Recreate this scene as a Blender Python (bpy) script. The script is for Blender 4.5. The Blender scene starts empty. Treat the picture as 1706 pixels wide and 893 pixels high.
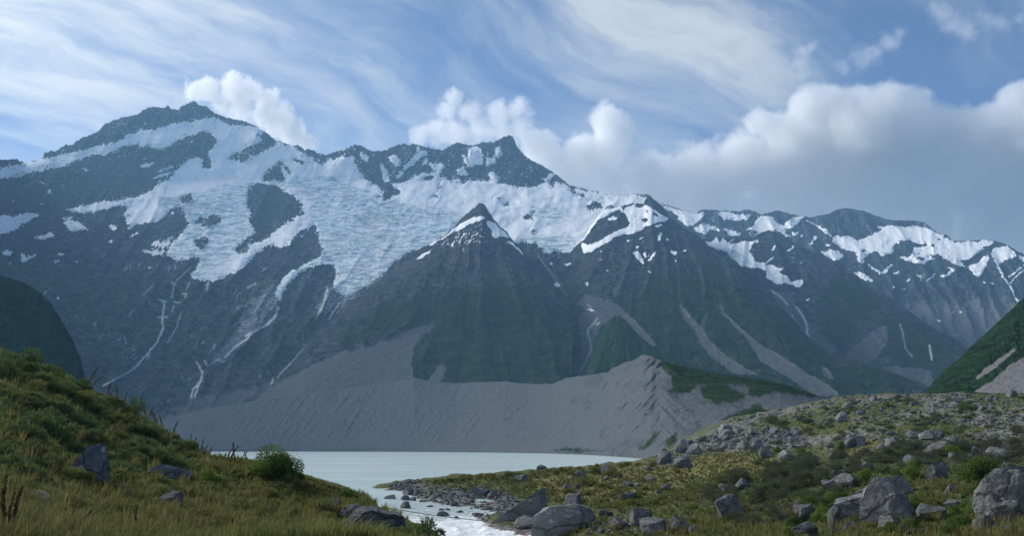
import bpy, bmesh, math, random, time
import numpy as np
from mathutils import Vector
T0 = time.time()
S = bpy.context.scene
COL = S.collection
rad = math.radians

# ---------------------------------------------------------------- camera
FPX, PITCH, CAMZ = 1500.0, rad(11.27), 8.0
cam = bpy.data.cameras.new('camera')
cam_ob = bpy.data.objects.new('camera', cam)
COL.objects.link(cam_ob)
S.camera = cam_ob
cam.sensor_width = 36
cam.lens = 36 * FPX / 1706
cam.clip_start, cam.clip_end = 0.5, 60000
cam_ob.location = (0, 0, CAMZ)
cam_ob.rotation_euler = (rad(90) + PITCH, 0, 0)

# ---------------------------------------------------------------- light
SUN_EL, SUN_AZ = rad(32), rad(-56)          # through thin cloud beyond the left end of the range
CIR_ANG, CIR_Z = 42, 17.1
SUN_DIR = Vector((math.sin(SUN_AZ) * math.cos(SUN_EL), math.cos(SUN_AZ) * math.cos(SUN_EL), math.sin(SUN_EL)))
world = bpy.data.worlds.new('World')
S.world = world
world.use_nodes = True
sun = bpy.data.lights.new('sun', 'SUN')
sun.energy, sun.angle, sun.color = 1.5, rad(20), (1.0, 0.95, 0.88)
sun_ob = bpy.data.objects.new('sun', sun)
COL.objects.link(sun_ob)
sun_ob.rotation_euler = SUN_DIR.to_track_quat('Z', 'Y').to_euler()
S.view_settings.view_transform = 'Standard'
S.view_settings.look = 'None'
S.view_settings.exposure = 1.6
S.view_settings.gamma = 1.0
S.render.engine = 'CYCLES'
S.cycles.use_denoising = True
S.cycles.max_bounces = 8
S.cycles.diffuse_bounces = 3
S.cycles.volume_bounces = 6
S.cycles.transparent_max_bounces = 16


class NT:
    """small helper for writing node trees"""
    def __init__(self, tree):
        self.t = tree

    def n(self, kind, **kw):
        nd = self.t.nodes.new(kind)
        for k, v in kw.items():
            setattr(nd, k, v)
        return nd

    def put(self, sock, v):
        if v is None:
            return
        if isinstance(v, bpy.types.NodeSocket):
            self.t.links.new(v, sock)
        elif isinstance(v, (tuple, list)) and sock.type == 'RGBA' and len(v) == 3:
            sock.default_value = (*v, 1)
        else:
            sock.default_value = v

    def math(self, op, a, b=None, c=None, clamp=False):
        nd = self.n('ShaderNodeMath', operation=op, use_clamp=clamp)
        for i, v in enumerate((a, b, c)):
            self.put(nd.inputs[i], v)
        return nd.outputs[0]

    def vec(self, op, a, b=None, s=None):
        nd = self.n('ShaderNodeVectorMath', operation=op)
        self.put(nd.inputs[0], a)
        if b is not None:
            self.put(nd.inputs[1], b)
        if s is not None:
            self.put(nd.inputs['Scale'], s)
        return nd.outputs['Value'] if op in ('LENGTH', 'DISTANCE', 'DOT_PRODUCT') else nd.outputs[0]

    def noise(self, vec, scale, detail=4, rough=0.55, dist=0.0, color=False, lac=2.0):
        nd = self.n('ShaderNodeTexNoise')
        self.put(nd.inputs['Vector'], vec)
        self.put(nd.inputs['Scale'], scale)
        self.put(nd.inputs['Detail'], detail)
        self.put(nd.inputs['Roughness'], rough)
        self.put(nd.inputs['Lacunarity'], lac)
        self.put(nd.inputs['Distortion'], dist)
        return nd.outputs['Color'] if color else nd.outputs[0]

    def voro(self, vec, scale, feature='F1', out='Distance'):
        nd = self.n('ShaderNodeTexVoronoi', feature=feature)
        self.put(nd.inputs['Vector'], vec)
        self.put(nd.inputs['Scale'], scale)
        return nd.outputs[out]

    def remap(self, v, a, b, c=0.0, d=1.0, smooth=True):
        nd = self.n('ShaderNodeMapRange')
        nd.interpolation_type = 'SMOOTHSTEP' if smooth else 'LINEAR'
        for i, x in enumerate((v, a, b, c, d)):
            self.put(nd.inputs[i], x)
        return nd.outputs[0]

    def mix(self, f, a, b, blend='MIX'):
        nd = self.n('ShaderNodeMix', data_type='RGBA', blend_type=blend)
        self.put(nd.inputs[0], f)
        self.put(nd.inputs[6], a)
        self.put(nd.inputs[7], b)
        return nd.outputs[2]

    def xyz(self, x, y, z):
        nd = self.n('ShaderNodeCombineXYZ')
        for i, v in enumerate((x, y, z)):
            self.put(nd.inputs[i], v)
        return nd.outputs[0]

    def sep(self, v):
        nd = self.n('ShaderNodeSeparateXYZ')
        self.put(nd.inputs[0], v)
        return nd.outputs

    def attr(self, name, what='Fac'):
        nd = self.n('ShaderNodeAttribute', attribute_name=name)
        return nd.outputs[what]

    def bump(self, h, strength=0.5, dist=1.0):
        nd = self.n('ShaderNodeBump')
        self.put(nd.inputs['Strength'], strength)
        self.put(nd.inputs['Distance'], dist)
        self.put(nd.inputs['Height'], h)
        return nd.outputs[0]


def material(name, build):
    m = bpy.data.materials.new(name)
    m.use_nodes = True
    m.node_tree.nodes.clear()
    q = NT(m.node_tree)
    out = q.n('ShaderNodeOutputMaterial')
    build(q, out)
    return m


def surface(q, out, color, rough=0.9, normal=None, spec=0.25, **kw):
    b = q.n('ShaderNodeBsdfPrincipled')
    q.put(b.inputs['Base Color'], color)
    q.put(b.inputs['Roughness'], rough)
    q.put(b.inputs['Specular IOR Level'], spec)
    q.put(b.inputs['Normal'], normal)
    for k, v in kw.items():
        q.put(b.inputs[k], v)
    q.t.links.new(b.outputs[0], out.inputs['Surface'])
    return b


# ---------------------------------------------------------------- sky with high thin cloud
def build_sky():
    q = NT(world.node_tree)
    world.node_tree.nodes.clear()
    out = q.n('ShaderNodeOutputWorld')
    bg = q.n('ShaderNodeBackground')
    sk = q.n('ShaderNodeTexSky', sky_type='NISHITA', sun_disc=False)
    sk.sun_elevation, sk.sun_rotation = SUN_EL, SUN_AZ
    sk.altitude, sk.air_density, sk.dust_density, sk.ozone_density = 3000, 0.6, 0.2, 3.0
    d = q.n('ShaderNodeTexCoord').outputs['Generated']
    x, y, z = q.sep(d)
    # high veil of streaky ice cloud, seen on a sheet far overhead
    zz = q.math('ADD', q.math('MAXIMUM', z, -0.05), 0.30)
    u = q.math('DIVIDE', x, zz)
    v = q.math('DIVIDE', y, zz)
    p = q.xyz(u, v, 0.0)
    wl = q.vec('SCALE', q.vec('SUBTRACT', q.noise(p, 1.3, 2, 0.5, color=True), (0.5, 0.5, 0.5)), s=0.42)
    ws = q.vec('SCALE', q.vec('SUBTRACT', q.noise(p, 5.0, 4, 0.6, color=True), (0.5, 0.5, 0.5)), s=0.10)
    pw = q.vec('ADD', q.vec('ADD', p, wl), ws)
    ang = rad(CIR_ANG)
    c, s = math.cos(ang), math.sin(ang)
    px_, py_, _ = q.sep(pw)
    ur = q.math('ADD', q.math('MULTIPLY', px_, c), q.math('MULTIPLY', py_, s))
    vr = q.math('SUBTRACT', q.math('MULTIPLY', py_, c), q.math('MULTIPLY', px_, s))
    n1 = q.noise(q.xyz(q.math('MULTIPLY', ur, 0.55), q.math('MULTIPLY', vr, 2.0), CIR_Z), 1.5, 5, 0.52)
    n2 = q.noise(q.vec('ADD', pw, (4.2, 1.3, CIR_Z)), 1.6, 3, 0.5)
    n3 = q.noise(q.xyz(q.math('MULTIPLY', ur, 1.5), q.math('MULTIPLY', vr, 5.5), 1.1), 3.4, 6, 0.66)
    m = q.math('ADD', q.math('MULTIPLY', n1, 0.75), q.math('ADD', q.math('MULTIPLY', n2, 0.45), q.math('MULTIPLY', n3, 0.21)))
    m = q.math('SUBTRACT', m, q.math('MULTIPLY', x, 0.27))
    m = q.math('SUBTRACT', m, q.math('MULTIPLY', z, 0.10))
    f = q.remap(m, 0.56, 0.86, 0.02, 0.90)
    f = q.math('MULTIPLY', f, q.remap(n3, 0.30, 0.62, 0.72, 1.0))
    # thin cloud glows towards the sun, as such cloud does
    toward = q.math('MAXIMUM', q.vec('DOT_PRODUCT', d, tuple(SUN_DIR)), 0.0)
    glow = q.math('ADD', 1.0, q.math('MULTIPLY', q.math('POWER', toward, 5.0), 0.7))
    cirrus = q.vec('SCALE', (3.9, 4.1, 4.2), s=glow)
    col = q.mix(f, sk.outputs[0], cirrus)
    q.put(bg.inputs[0], col)
    q.put(bg.inputs[1], 0.06)
    q.t.links.new(bg.outputs[0], out.inputs[0])


build_sky()

# ---------------------------------------------------------------- picture <-> place
CP, SP = math.cos(PITCH), math.sin(PITCH)


def ray(px, py):
    """unit horizontal direction and slope (dz per horizontal metre) of the sight line through a spot of the view"""
    a = (np.asarray(px, float) - 853) / FPX
    b = (446.5 - np.asarray(py, float)) / FPX
    dx, dy, dz = a, CP - b * SP, SP + b * CP
    h = np.hypot(dx, dy)
    return dx / h, dy / h, dz / h


def at(px, py, r):
    ux, uy, s = ray(px, py)
    return ux * r, uy * r, CAMZ + s * r


def to_px(x, y, z):
    """place -> spot in the view"""
    zz = z - CAMZ
    dep = y * CP + zz * SP
    up = -y * SP + zz * CP
    return 853 + FPX * x / dep, 446.5 - FPX * up / dep


# ---------------------------------------------------------------- noise
_rs = np.random.RandomState(7)
_perm = np.concatenate([_rs.permutation(512)] * 3)
_gx, _gy = np.cos(np.arange(512) * 2.399963), np.sin(np.arange(512) * 2.399963)


def perlin(x, y, seed=0):
    xi, yi = np.floor(x).astype(np.int64), np.floor(y).astype(np.int64)
    xf, yf = x - xi, y - yi
    u = xf * xf * xf * (xf * (xf * 6 - 15) + 10)
    v = yf * yf * yf * (yf * (yf * 6 - 15) + 10)

    def g(ix, iy, fx, fy):
        h = _perm[_perm[(ix + seed * 57) & 511] + (iy & 511)]
        return _gx[h] * fx + _gy[h] * fy
    a = g(xi, yi, xf, yf)
    b = g(xi + 1, yi, xf - 1, yf)
    c = g(xi, yi + 1, xf, yf - 1)
    d = g(xi + 1, yi + 1, xf - 1, yf - 1)
    return ((a + u * (b - a)) + v * ((c + u * (d - c)) - (a + u * (b - a)))) * 1.4


def fbm(x, y, octv=5, gain=0.5, seed=0):
    r, a, t = 0.0, 1.0, 0.0
    for k in range(octv):
        r = r + a * perlin(x, y, seed + k)
        t += a
        a *= gain
        x, y = x * 2.03 + 11.3, y * 2.03 - 7.7
    return r / t * 1.5


def ridged(x, y, octv=6, gain=0.5, seed=0):
    r, a, t, w = 0.0, 1.0, 0.0, 1.0
    for k in range(octv):
        n = 1 - np.abs(perlin(x, y, seed + k)) * 1.6
        n = n * np.abs(n) * w
        r = r + a * n
        t += a
        w = np.clip(n * 1.3, 0, 1)
        a *= gain
        x, y = x * 2.07 + 5.3, y * 2.07 + 3.1
    return r / t


def sstep(a, b, x):
    t = np.clip((x - a) / (b - a), 0, 1)
    return t * t * (3 - 2 * t)


# ---------------------------------------------------------------- feature maps (outlines of snow, scree, scrub ... on the slopes)
MW, MH, MX = 2506, 900, 400        # map covers x -400 .. 2106


def fill(polys, blur=1.2, hole=()):
    img = np.zeros((MH, MW), np.float32)
    for lst, val in ((polys, 1.0), (hole, 0.0)):
        for poly in lst:
            p = np.array(poly, float)
            x, y = p[:, 0] + MX, p[:, 1]
            x2, y2 = np.roll(x, -1), np.roll(y, -1)
            for row in range(max(0, int(y.min())), min(MH, int(y.max()) + 2)):
                yy = row + 0.5
                c = (y <= yy) != (y2 <= yy)
                if not c.any():
                    continue
                xs = np.sort(x[c] + (yy - y[c]) / (y2[c] - y[c]) * (x2[c] - x[c]))
                for k in range(0, len(xs) - 1, 2):
                    i0, i1 = int(round(xs[k])), int(round(xs[k + 1]))
                    img[row, max(i0, 0):max(min(i1, MW), 0)] = val
    return soft(img, blur)


def soft(img, s):
    if s <= 0:
        return img
    n = max(1, int(s * 2.5))
    k = np.exp(-0.5 * (np.arange(-n, n + 1) / s) ** 2)
    k /= k.sum()
    for ax in (0, 1):
        pad = [(0, 0), (0, 0)]
        pad[ax] = (n, n)
        q = np.pad(img, pad, mode='edge')
        o = np.zeros_like(img)
        for i, w in enumerate(k):
            o += w * (q[i:i + img.shape[0]] if ax == 0 else q[:, i:i + img.shape[1]])
        img = o
    return img


def stroke(lines, blur=0.7):
    img = np.zeros((MH, MW), np.float32)
    for pts, w in lines:
        for (x0, y0), (x1, y1) in zip(pts[:-1], pts[1:]):
            n = int(max(abs(x1 - x0), abs(y1 - y0)) * 2) + 1
            for t in np.linspace(0, 1, n):
                jx = perlin(np.array(x0 * .11 + t * n * .05), np.array(y0 * .07 + t * 3)) * 1.2
                cx, cy = x0 + (x1 - x0) * t + MX + jx, y0 + (y1 - y0) * t
                r = w / 2
                a, b = int(cx - r - 1), int(cx + r + 2)
                c, d = int(cy - r - 1), int(cy + r + 2)
                yy, xx = np.mgrid[max(c, 0):d, max(a, 0):b]
                m = np.clip(r + 0.5 - np.hypot(xx + .5 - cx, yy + .5 - cy), 0, 1)
                s_ = img[max(c, 0):d, max(a, 0):b]
                if s_.shape == m.shape:
                    np.maximum(s_, m, out=s_)
    return soft(img, blur)


def sample(img, px, py, warp=0.0, wl=14.0, seed=3):
    if warp:
        wx = fbm(px / wl, py / wl, 4, 0.6, seed) * warp
        wy = fbm(px / wl + 50, py / wl + 9, 4, 0.6, seed + 9) * warp
        px, py = px + wx, py + wy
    x = np.clip(px + MX - 0.5, 0, MW - 2)
    y = np.clip(py - 0.5, 0, MH - 2)
    xi, yi = x.astype(int), y.astype(int)
    fx, fy = x - xi, y - yi
    return (img[yi, xi] * (1 - fx) * (1 - fy) + img[yi, xi + 1] * fx * (1 - fy)
            + img[yi + 1, xi] * (1 - fx) * fy + img[yi + 1, xi + 1] * fx * fy)


# ---------------------------------------------------------------- mesh helpers
def quick_mesh(name, co, quads, smooth=True):
    me = bpy.data.meshes.new(name)
    nv, nf = len(co), len(quads)
    k = quads.shape[1]
    me.vertices.add(nv)
    me.vertices.foreach_set('co', np.ascontiguousarray(co, np.float32).ravel())
    me.loops.add(nf * k)
    me.loops.foreach_set('vertex_index', np.ascontiguousarray(quads, np.int32).ravel())
    me.polygons.add(nf)
    me.polygons.foreach_set('loop_start', np.arange(0, nf * k, k, dtype=np.int32))
    me.polygons.foreach_set('use_smooth', np.full(nf, smooth, bool))
    me.update(calc_edges=True)
    return me


def set_attr(me, name, arr):
    a = me.attributes.new(name, 'FLOAT_COLOR', 'POINT')
    full = np.ones((len(me.vertices), 4), np.float32)
    for i, v in enumerate(arr):
        if v is not None:
            full[:, i] = v
    a.data.foreach_set('color', full.ravel())


def grid_quads(ny, nx):
    i = np.arange(ny * nx).reshape(ny, nx)
    return np.stack([i[:-1, :-1], i[:-1, 1:], i[1:, 1:], i[1:, :-1]], -1).reshape(-1, 4)


def link(name, data, parent=None, **props):
    o = bpy.data.objects.new(name, data)
    COL.objects.link(o)
    if parent:
        o.parent = parent
    for k, v in props.items():
        if v is not None:
            o['category' if k == 'cat' else k] = v
    return o

# ---------------------------------------------------------------- mountain material
def slope_material(name, rock_a, rock_b, rock_c, veg_a, veg_b, scree_a, scree_b, scale=1.0):
    def build(q, out):
        pos = q.n('ShaderNodeNewGeometry').outputs['Position']
        p = q.vec('SCALE', pos, s=0.01 * scale)
        ma = q.n('ShaderNodeSeparateColor')
        q.put(ma.inputs[0], q.attr('cover', 'Color'))
        mb = q.n('ShaderNodeSeparateColor')
        q.put(mb.inputs[0], q.attr('detail', 'Color'))
        snow, veg, scree = ma.outputs
        ice, pale, wet = mb.outputs
        big = q.noise(p, 0.35, 5, 0.6)
        mid = q.noise(p, 2.2, 6, 0.62)
        fine = q.noise(p, 9.0, 5, 0.65)
        # tilted beds of rock
        sx, sy, sz = q.sep(q.vec('ADD', p, q.vec('SCALE', q.noise(p, 0.7, 4, color=True), s=1.6)))
        strat = q.noise(q.xyz(q.math('MULTIPLY', sx, 0.9), q.math('MULTIPLY', sy, 0.9), q.math('MULTIPLY', q.math('ADD', sz, q.math('MULTIPLY', sx, 0.55)), 3.2)), 1.3, 5, 0.65)
        rk = q.noise(q.vec('ADD', p, q.vec('SCALE', q.noise(p, 3.0, 3, color=True), s=0.25)), 3.6, 7, 0.72)
        rock = q.mix(q.remap(rk, 0.40, 0.60), rock_a, rock_b)
        rock = q.mix(q.remap(rk, 0.60, 0.70), rock, rock_c)
        rock = q.mix(q.remap(mid, 0.55, 0.70), rock, rock_a)
        rock = q.mix(q.math('MULTIPLY', q.remap(strat, 0.52, 0.68), 0.38), rock, rock_c)
        rock = q.mix(q.math('MULTIPLY', q.remap(big, 0.5, 0.70), 0.45), rock, (0.095, 0.078, 0.078))
        rock = q.mix(q.math('MULTIPLY', q.remap(fine, 0.52, 0.64), 0.7), rock, q.mix(0.7, rock, (0.012, 0.014, 0.018)))
        palec = q.mix(q.remap(fine, 0.4, 0.62), (0.10, 0.115, 0.13), (0.38, 0.41, 0.42))
        rock = q.mix(q.remap(q.math('ADD', pale, q.math('MULTIPLY', q.math('SUBTRACT', mid, 0.5), 1.0)), 0.35, 0.8), rock, palec)
        vegc = q.mix(q.remap(mid, 0.36, 0.64), veg_a, veg_b)
        vegc = q.mix(q.math('MULTIPLY', q.remap(fine, 0.46, 0.62), 0.8), vegc, q.mix(0.5, vegc, (0.010, 0.018, 0.010)))
        vf = q.remap(q.math('ADD', veg, q.math('MULTIPLY', q.math('SUBTRACT', q.noise(p, 3.2, 8, 0.70), 0.5), 2.0)), 0.25, 0.75)
        col = q.mix(vf, rock, vegc)
        scc = q.mix(q.remap(q.noise(p, 6.0, 6, 0.7), 0.3, 0.7), scree_a, scree_b)
        sf = q.remap(q.math('ADD', scree, q.math('MULTIPLY', q.math('SUBTRACT', mid, 0.5), 0.7)), 0.35, 0.65)
        col = q.mix(sf, col, scc)
        # snow and ice
        edge = q.math('ADD', q.math('MULTIPLY', q.math('SUBTRACT', fine, 0.5), 1.1), q.math('MULTIPLY', q.math('SUBTRACT', rk, 0.5), 0.9))
        sn = q.remap(q.math('ADD', snow, q.math('MULTIPLY', edge, q.math('MINIMUM', q.math('MULTIPLY', snow, 6.0), 1.0))), 0.44, 0.56)
        snowc = q.mix(q.remap(mid, 0.35, 0.7), (0.90, 0.91, 0.92), (0.80, 0.84, 0.87))
        crev = q.noise(q.vec('MULTIPLY', q.vec('ADD', p, q.vec('SCALE', q.noise(p, 1.2, 3, color=True), s=0.7)), (0.8, 0.8, 3.0)), 2.0, 9, 0.74)
        icec = q.mix(q.remap(crev, 0.40, 0.57), (0.25, 0.42, 0.51), (0.86, 0.89, 0.90))
        icec = q.mix(q.math('MULTIPLY', q.remap(q.math('ADD', q.math('MULTIPLY', q.noise(p, 7.5, 5, 0.7), 0.6), q.math('MULTIPLY', big, 0.5)), 0.56, 0.70), 0.75), icec, (0.20, 0.22, 0.23))
        snowc = q.mix(q.remap(q.math('ADD', ice, q.math('MULTIPLY', q.math('SUBTRACT', mid, 0.5), 0.8)), 0.3, 0.8), snowc, icec)
        col = q.mix(sn, col, snowc)
        col = q.mix(q.math('MINIMUM', q.math('MULTIPLY', q.math('MULTIPLY', wet, q.remap(fine, 0.3, 0.6, 0.35, 1.0)), 1.0), 1.0), col, (0.74, 0.79, 0.81))
        hb = q.math('ADD', q.math('MULTIPLY', mid, 0.8), q.math('ADD', q.math('MULTIPLY', fine, 0.35), q.math('MULTIPLY', strat, 0.5)))
        stn = q.math('SUBTRACT', 1.0, q.math('MULTIPLY', sn, q.math('SUBTRACT', 0.9, q.math('MULTIPLY', ice, 0.6))))
        nrm = q.bump(hb, q.math('MULTIPLY', stn, 0.9), 14.0 / scale)
        surface(q, out, col, 1.0, nrm, 0.0)
    return material(name, build)


ROCK = slope_material('mountain rock and ice', (0.013, 0.020, 0.031), (0.066, 0.078, 0.094), (0.16, 0.168, 0.176),
                      (0.008, 0.024, 0.018), (0.034, 0.050, 0.027), (0.085, 0.092, 0.102), (0.125, 0.130, 0.136))
SCREE = slope_material('moraine rubble', (0.054, 0.065, 0.076), (0.095, 0.109, 0.123), (0.14, 0.152, 0.163),
                       (0.014, 0.032, 0.018), (0.038, 0.064, 0.028), (0.078, 0.091, 0.105), (0.128, 0.142, 0.156), 4.0)
BUSHY = slope_material('scrub covered slope', (0.02, 0.03, 0.034), (0.035, 0.05, 0.05), (0.05, 0.065, 0.06),
                       (0.004, 0.016, 0.018), (0.010, 0.038, 0.034), (0.17, 0.165, 0.165), (0.235, 0.228, 0.222), 4.0)


def crag(px, py, ang, seed, k=1.0):
    """gullies running straight down the slope, with broken rock between them"""
    c, s = math.cos(rad(ang)), math.sin(rad(ang))
    u, v = px * c - py * s, px * s + py * c
    w = fbm(px / 55, py / 55, 3, .5, seed + 3) * 9
    g1 = ridged((u + w) / 44, v / 230, 4, 0.5, seed)
    g2 = ridged((u + w * .4) / 15, v / 52, 3, 0.55, seed + 7)
    f = fbm(px / 12 + v / 90, py / 9, 5, 0.68, seed + 11) * (.35 + .9 * sstep(-.35, .45, fbm(px / 48, py / 40, 3, .5, seed + 17)))
    led = ridged((px * .35 - py) / 13 + fbm(px / 40, py / 40, 3, .5, seed + 19) * 1.6, (px + py * .35) / 70, 4, .55, seed + 21) * sstep(-.2, .4, fbm(px / 65, py / 65, 3, .5, seed + 23))
    f = f + .9 * (led - .3)
    return -k * (0.020 * (g1 - .45) + 0.0032 * (g2 - .45) + 0.0046 * f), g2


def streaks(u, v, px, py, seed, k=.85):
    """paler veins and rock steps that run down the slope, in patches"""
    return k * sstep(.52, .72, ridged(u / 10 + fbm(px / 30, py / 30, 3, .5, seed) * .8, v / 75, 4, .6, seed)) * sstep(-.15, .35, fbm(px / 60, py / 45, 3, .5, seed + 5))


GREENHILL = slope_material('green bush covered slope', (0.03, 0.038, 0.036), (0.06, 0.07, 0.06), (0.09, 0.10, 0.09),
                      (0.010, 0.026, 0.014), (0.030, 0.064, 0.030), (0.17, 0.165, 0.165), (0.235, 0.228, 0.222), 4.0)


def columns(x0, x1, dx, f0=-30, f1=1736):
    a = np.arange(max(x0, f0), min(x1, f1) + dx, dx)
    parts = []
    if x0 < f0:
        parts.append(np.arange(x0, f0, 8.0))
    parts.append(a)
    if x1 > f1:
        parts.append(np.arange(a[-1] + 8, x1, 8.0))
    return np.concatenate(parts)


def sheet(name, top, bot, rfun, mat, dx=1.6, dy=1.6, jag=1.2, jwl=7.0, relief=None, cover=None, detail=None, back=0.6, back_n=7, **props):
    """a mountainside: front slope from foot to crest with a real distance everywhere, and the far slope falling away behind"""
    top, bot = np.array(top, float), np.array(bot, float)
    X = columns(top[0, 0], top[-1, 0], dx)
    ty = np.interp(X, top[:, 0], top[:, 1])
    ty0 = ty
    ty = ty + jag * (fbm(X / jwl, X * 0 + 3.3, 4, 0.6, 21) - 0.25 * np.abs(perlin(X / 3.1, X * 0 + 1.7)))
    by = np.interp(X, bot[:, 0], bot[:, 1])
    ny = int(np.max(by - ty) / dy) + 2
    t = np.linspace(0, 1, ny)[:, None]
    PY = by + (ty - by) * t
    PX = np.broadcast_to(X, PY.shape).copy()
    TY = np.broadcast_to(ty0, PY.shape)
    R = rfun(PX, PY, TY)
    if relief is not None:
        R = R * (1 + relief(PX, PY, TY) * np.clip((1 - t) * 40, 0.25, 1))
    x, y, z = at(PX, PY, R)
    ux, uy = x[-1] / R[-1], y[-1] / R[-1]
    ex = []
    for k in range(1, back_n + 1):
        d = R[-1] * 0.018 * k ** 1.55
        zz = z[-1] - d * back * (1 + 0.25 * fbm(X / 40, X * 0 + k * 0.4, 3))
        ex.append(np.stack([ux * (R[-1] + d), uy * (R[-1] + d), np.maximum(zz, -12)], -1))
    P = np.concatenate([np.stack([x, y, z], -1), np.array(ex)], 0)
    me = quick_mesh(name, P.reshape(-1, 3), grid_quads(P.shape[0], P.shape[1]))

    def full(a):
        return np.concatenate([a, np.repeat(a[-1:], back_n, 0)], 0).ravel()
    cov = cover(PX, PY, TY) if cover else (None, None, None)
    det = detail(PX, PY, TY) if detail else (None, None, None)
    z0 = np.zeros_like(PX)
    set_attr(me, 'cover', [full(c if c is not None else z0) for c in cov])
    set_attr(me, 'detail', [full(c if c is not None else z0) for c in det])
    me.materials.append(mat)
    return link(name, me, kind='structure', **props)


def table(*pairs):
    ys = np.array([p[0] for p in pairs], float)
    rs = np.array([p[1] for p in pairs], float)
    o = np.argsort(ys)
    return lambda py: np.interp(py, ys[o], rs[o])


def ext(az, r, z):
    a = rad(az)
    return to_px(r * math.sin(a), r * math.cos(a), z)


# ======================================================================== main range
sky1 = [(-38, 268), (0, 266), (30, 266), (37, 270), (42, 272), (60, 267), (70, 263), (72, 261), (75, 254), (88, 251), (91, 254), (110, 241), (118, 243), (130, 233),
        (140, 228), (155, 222), (167, 217), (172, 208), (180, 205), (200, 196), (215, 193), (228, 191), (240, 183), (255, 177), (265, 178),
        (272, 180), (280, 176), (288, 182), (298, 184), (300, 177), (315, 172), (322, 169), (330, 173), (345, 178), (360, 189), (375, 194),
        (400, 200), (412, 203), (430, 212), (448, 225), (460, 235), (478, 239), (490, 243), (498, 242), (508, 250), (515, 248), (530, 255),
        (545, 257), (560, 253), (575, 249), (591, 240), (605, 245), (620, 251), (632, 252), (645, 249), (660, 242), (672, 239), (680, 241),
        (690, 240), (702, 243), (715, 245), (735, 251), (745, 246), (752, 240), (760, 237), (770, 238), (780, 241), (787, 243), (800, 238),
        (815, 236), (822, 237), (835, 229), (845, 226), (853, 227), (857, 234), (862, 245), (870, 255), (880, 263), (890, 269), (905, 277),
        (920, 286), (935, 297), (945, 306), (960, 312), (985, 318), (1010, 323), (1040, 326), (1065, 323), (1080, 325), (1095, 350),
        (1130, 400), (1200, 480)]
left1 = [(*ext(a, r, z)[:2], r) for a, r, z in ((-62, 2600, 700), (-55, 2700, 800), (-48, 2950, 950), (-43, 3300, 1150), (-38, 3800, 1350), (-34, 4500, 1550), (-31.5, 5000, 1680))]
top1 = [(p[0], p[1]) for p in left1] + sky1
gx = np.array([p[0] for p in left1] + [40.0])
base1 = table((1000, 1500), (760, 2200), (700, 2500), (690, 2550), (640, 2800), (560, 3200), (480, 3650), (420, 4150), (380, 4550), (330, 5050),
              (300, 5400), (260, 5650), (230, 5800), (200, 6000), (165, 6150), (-300, 6900))
gv = np.array([p[2] / base1(p[1]) for p in left1] + [1.0])

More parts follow.
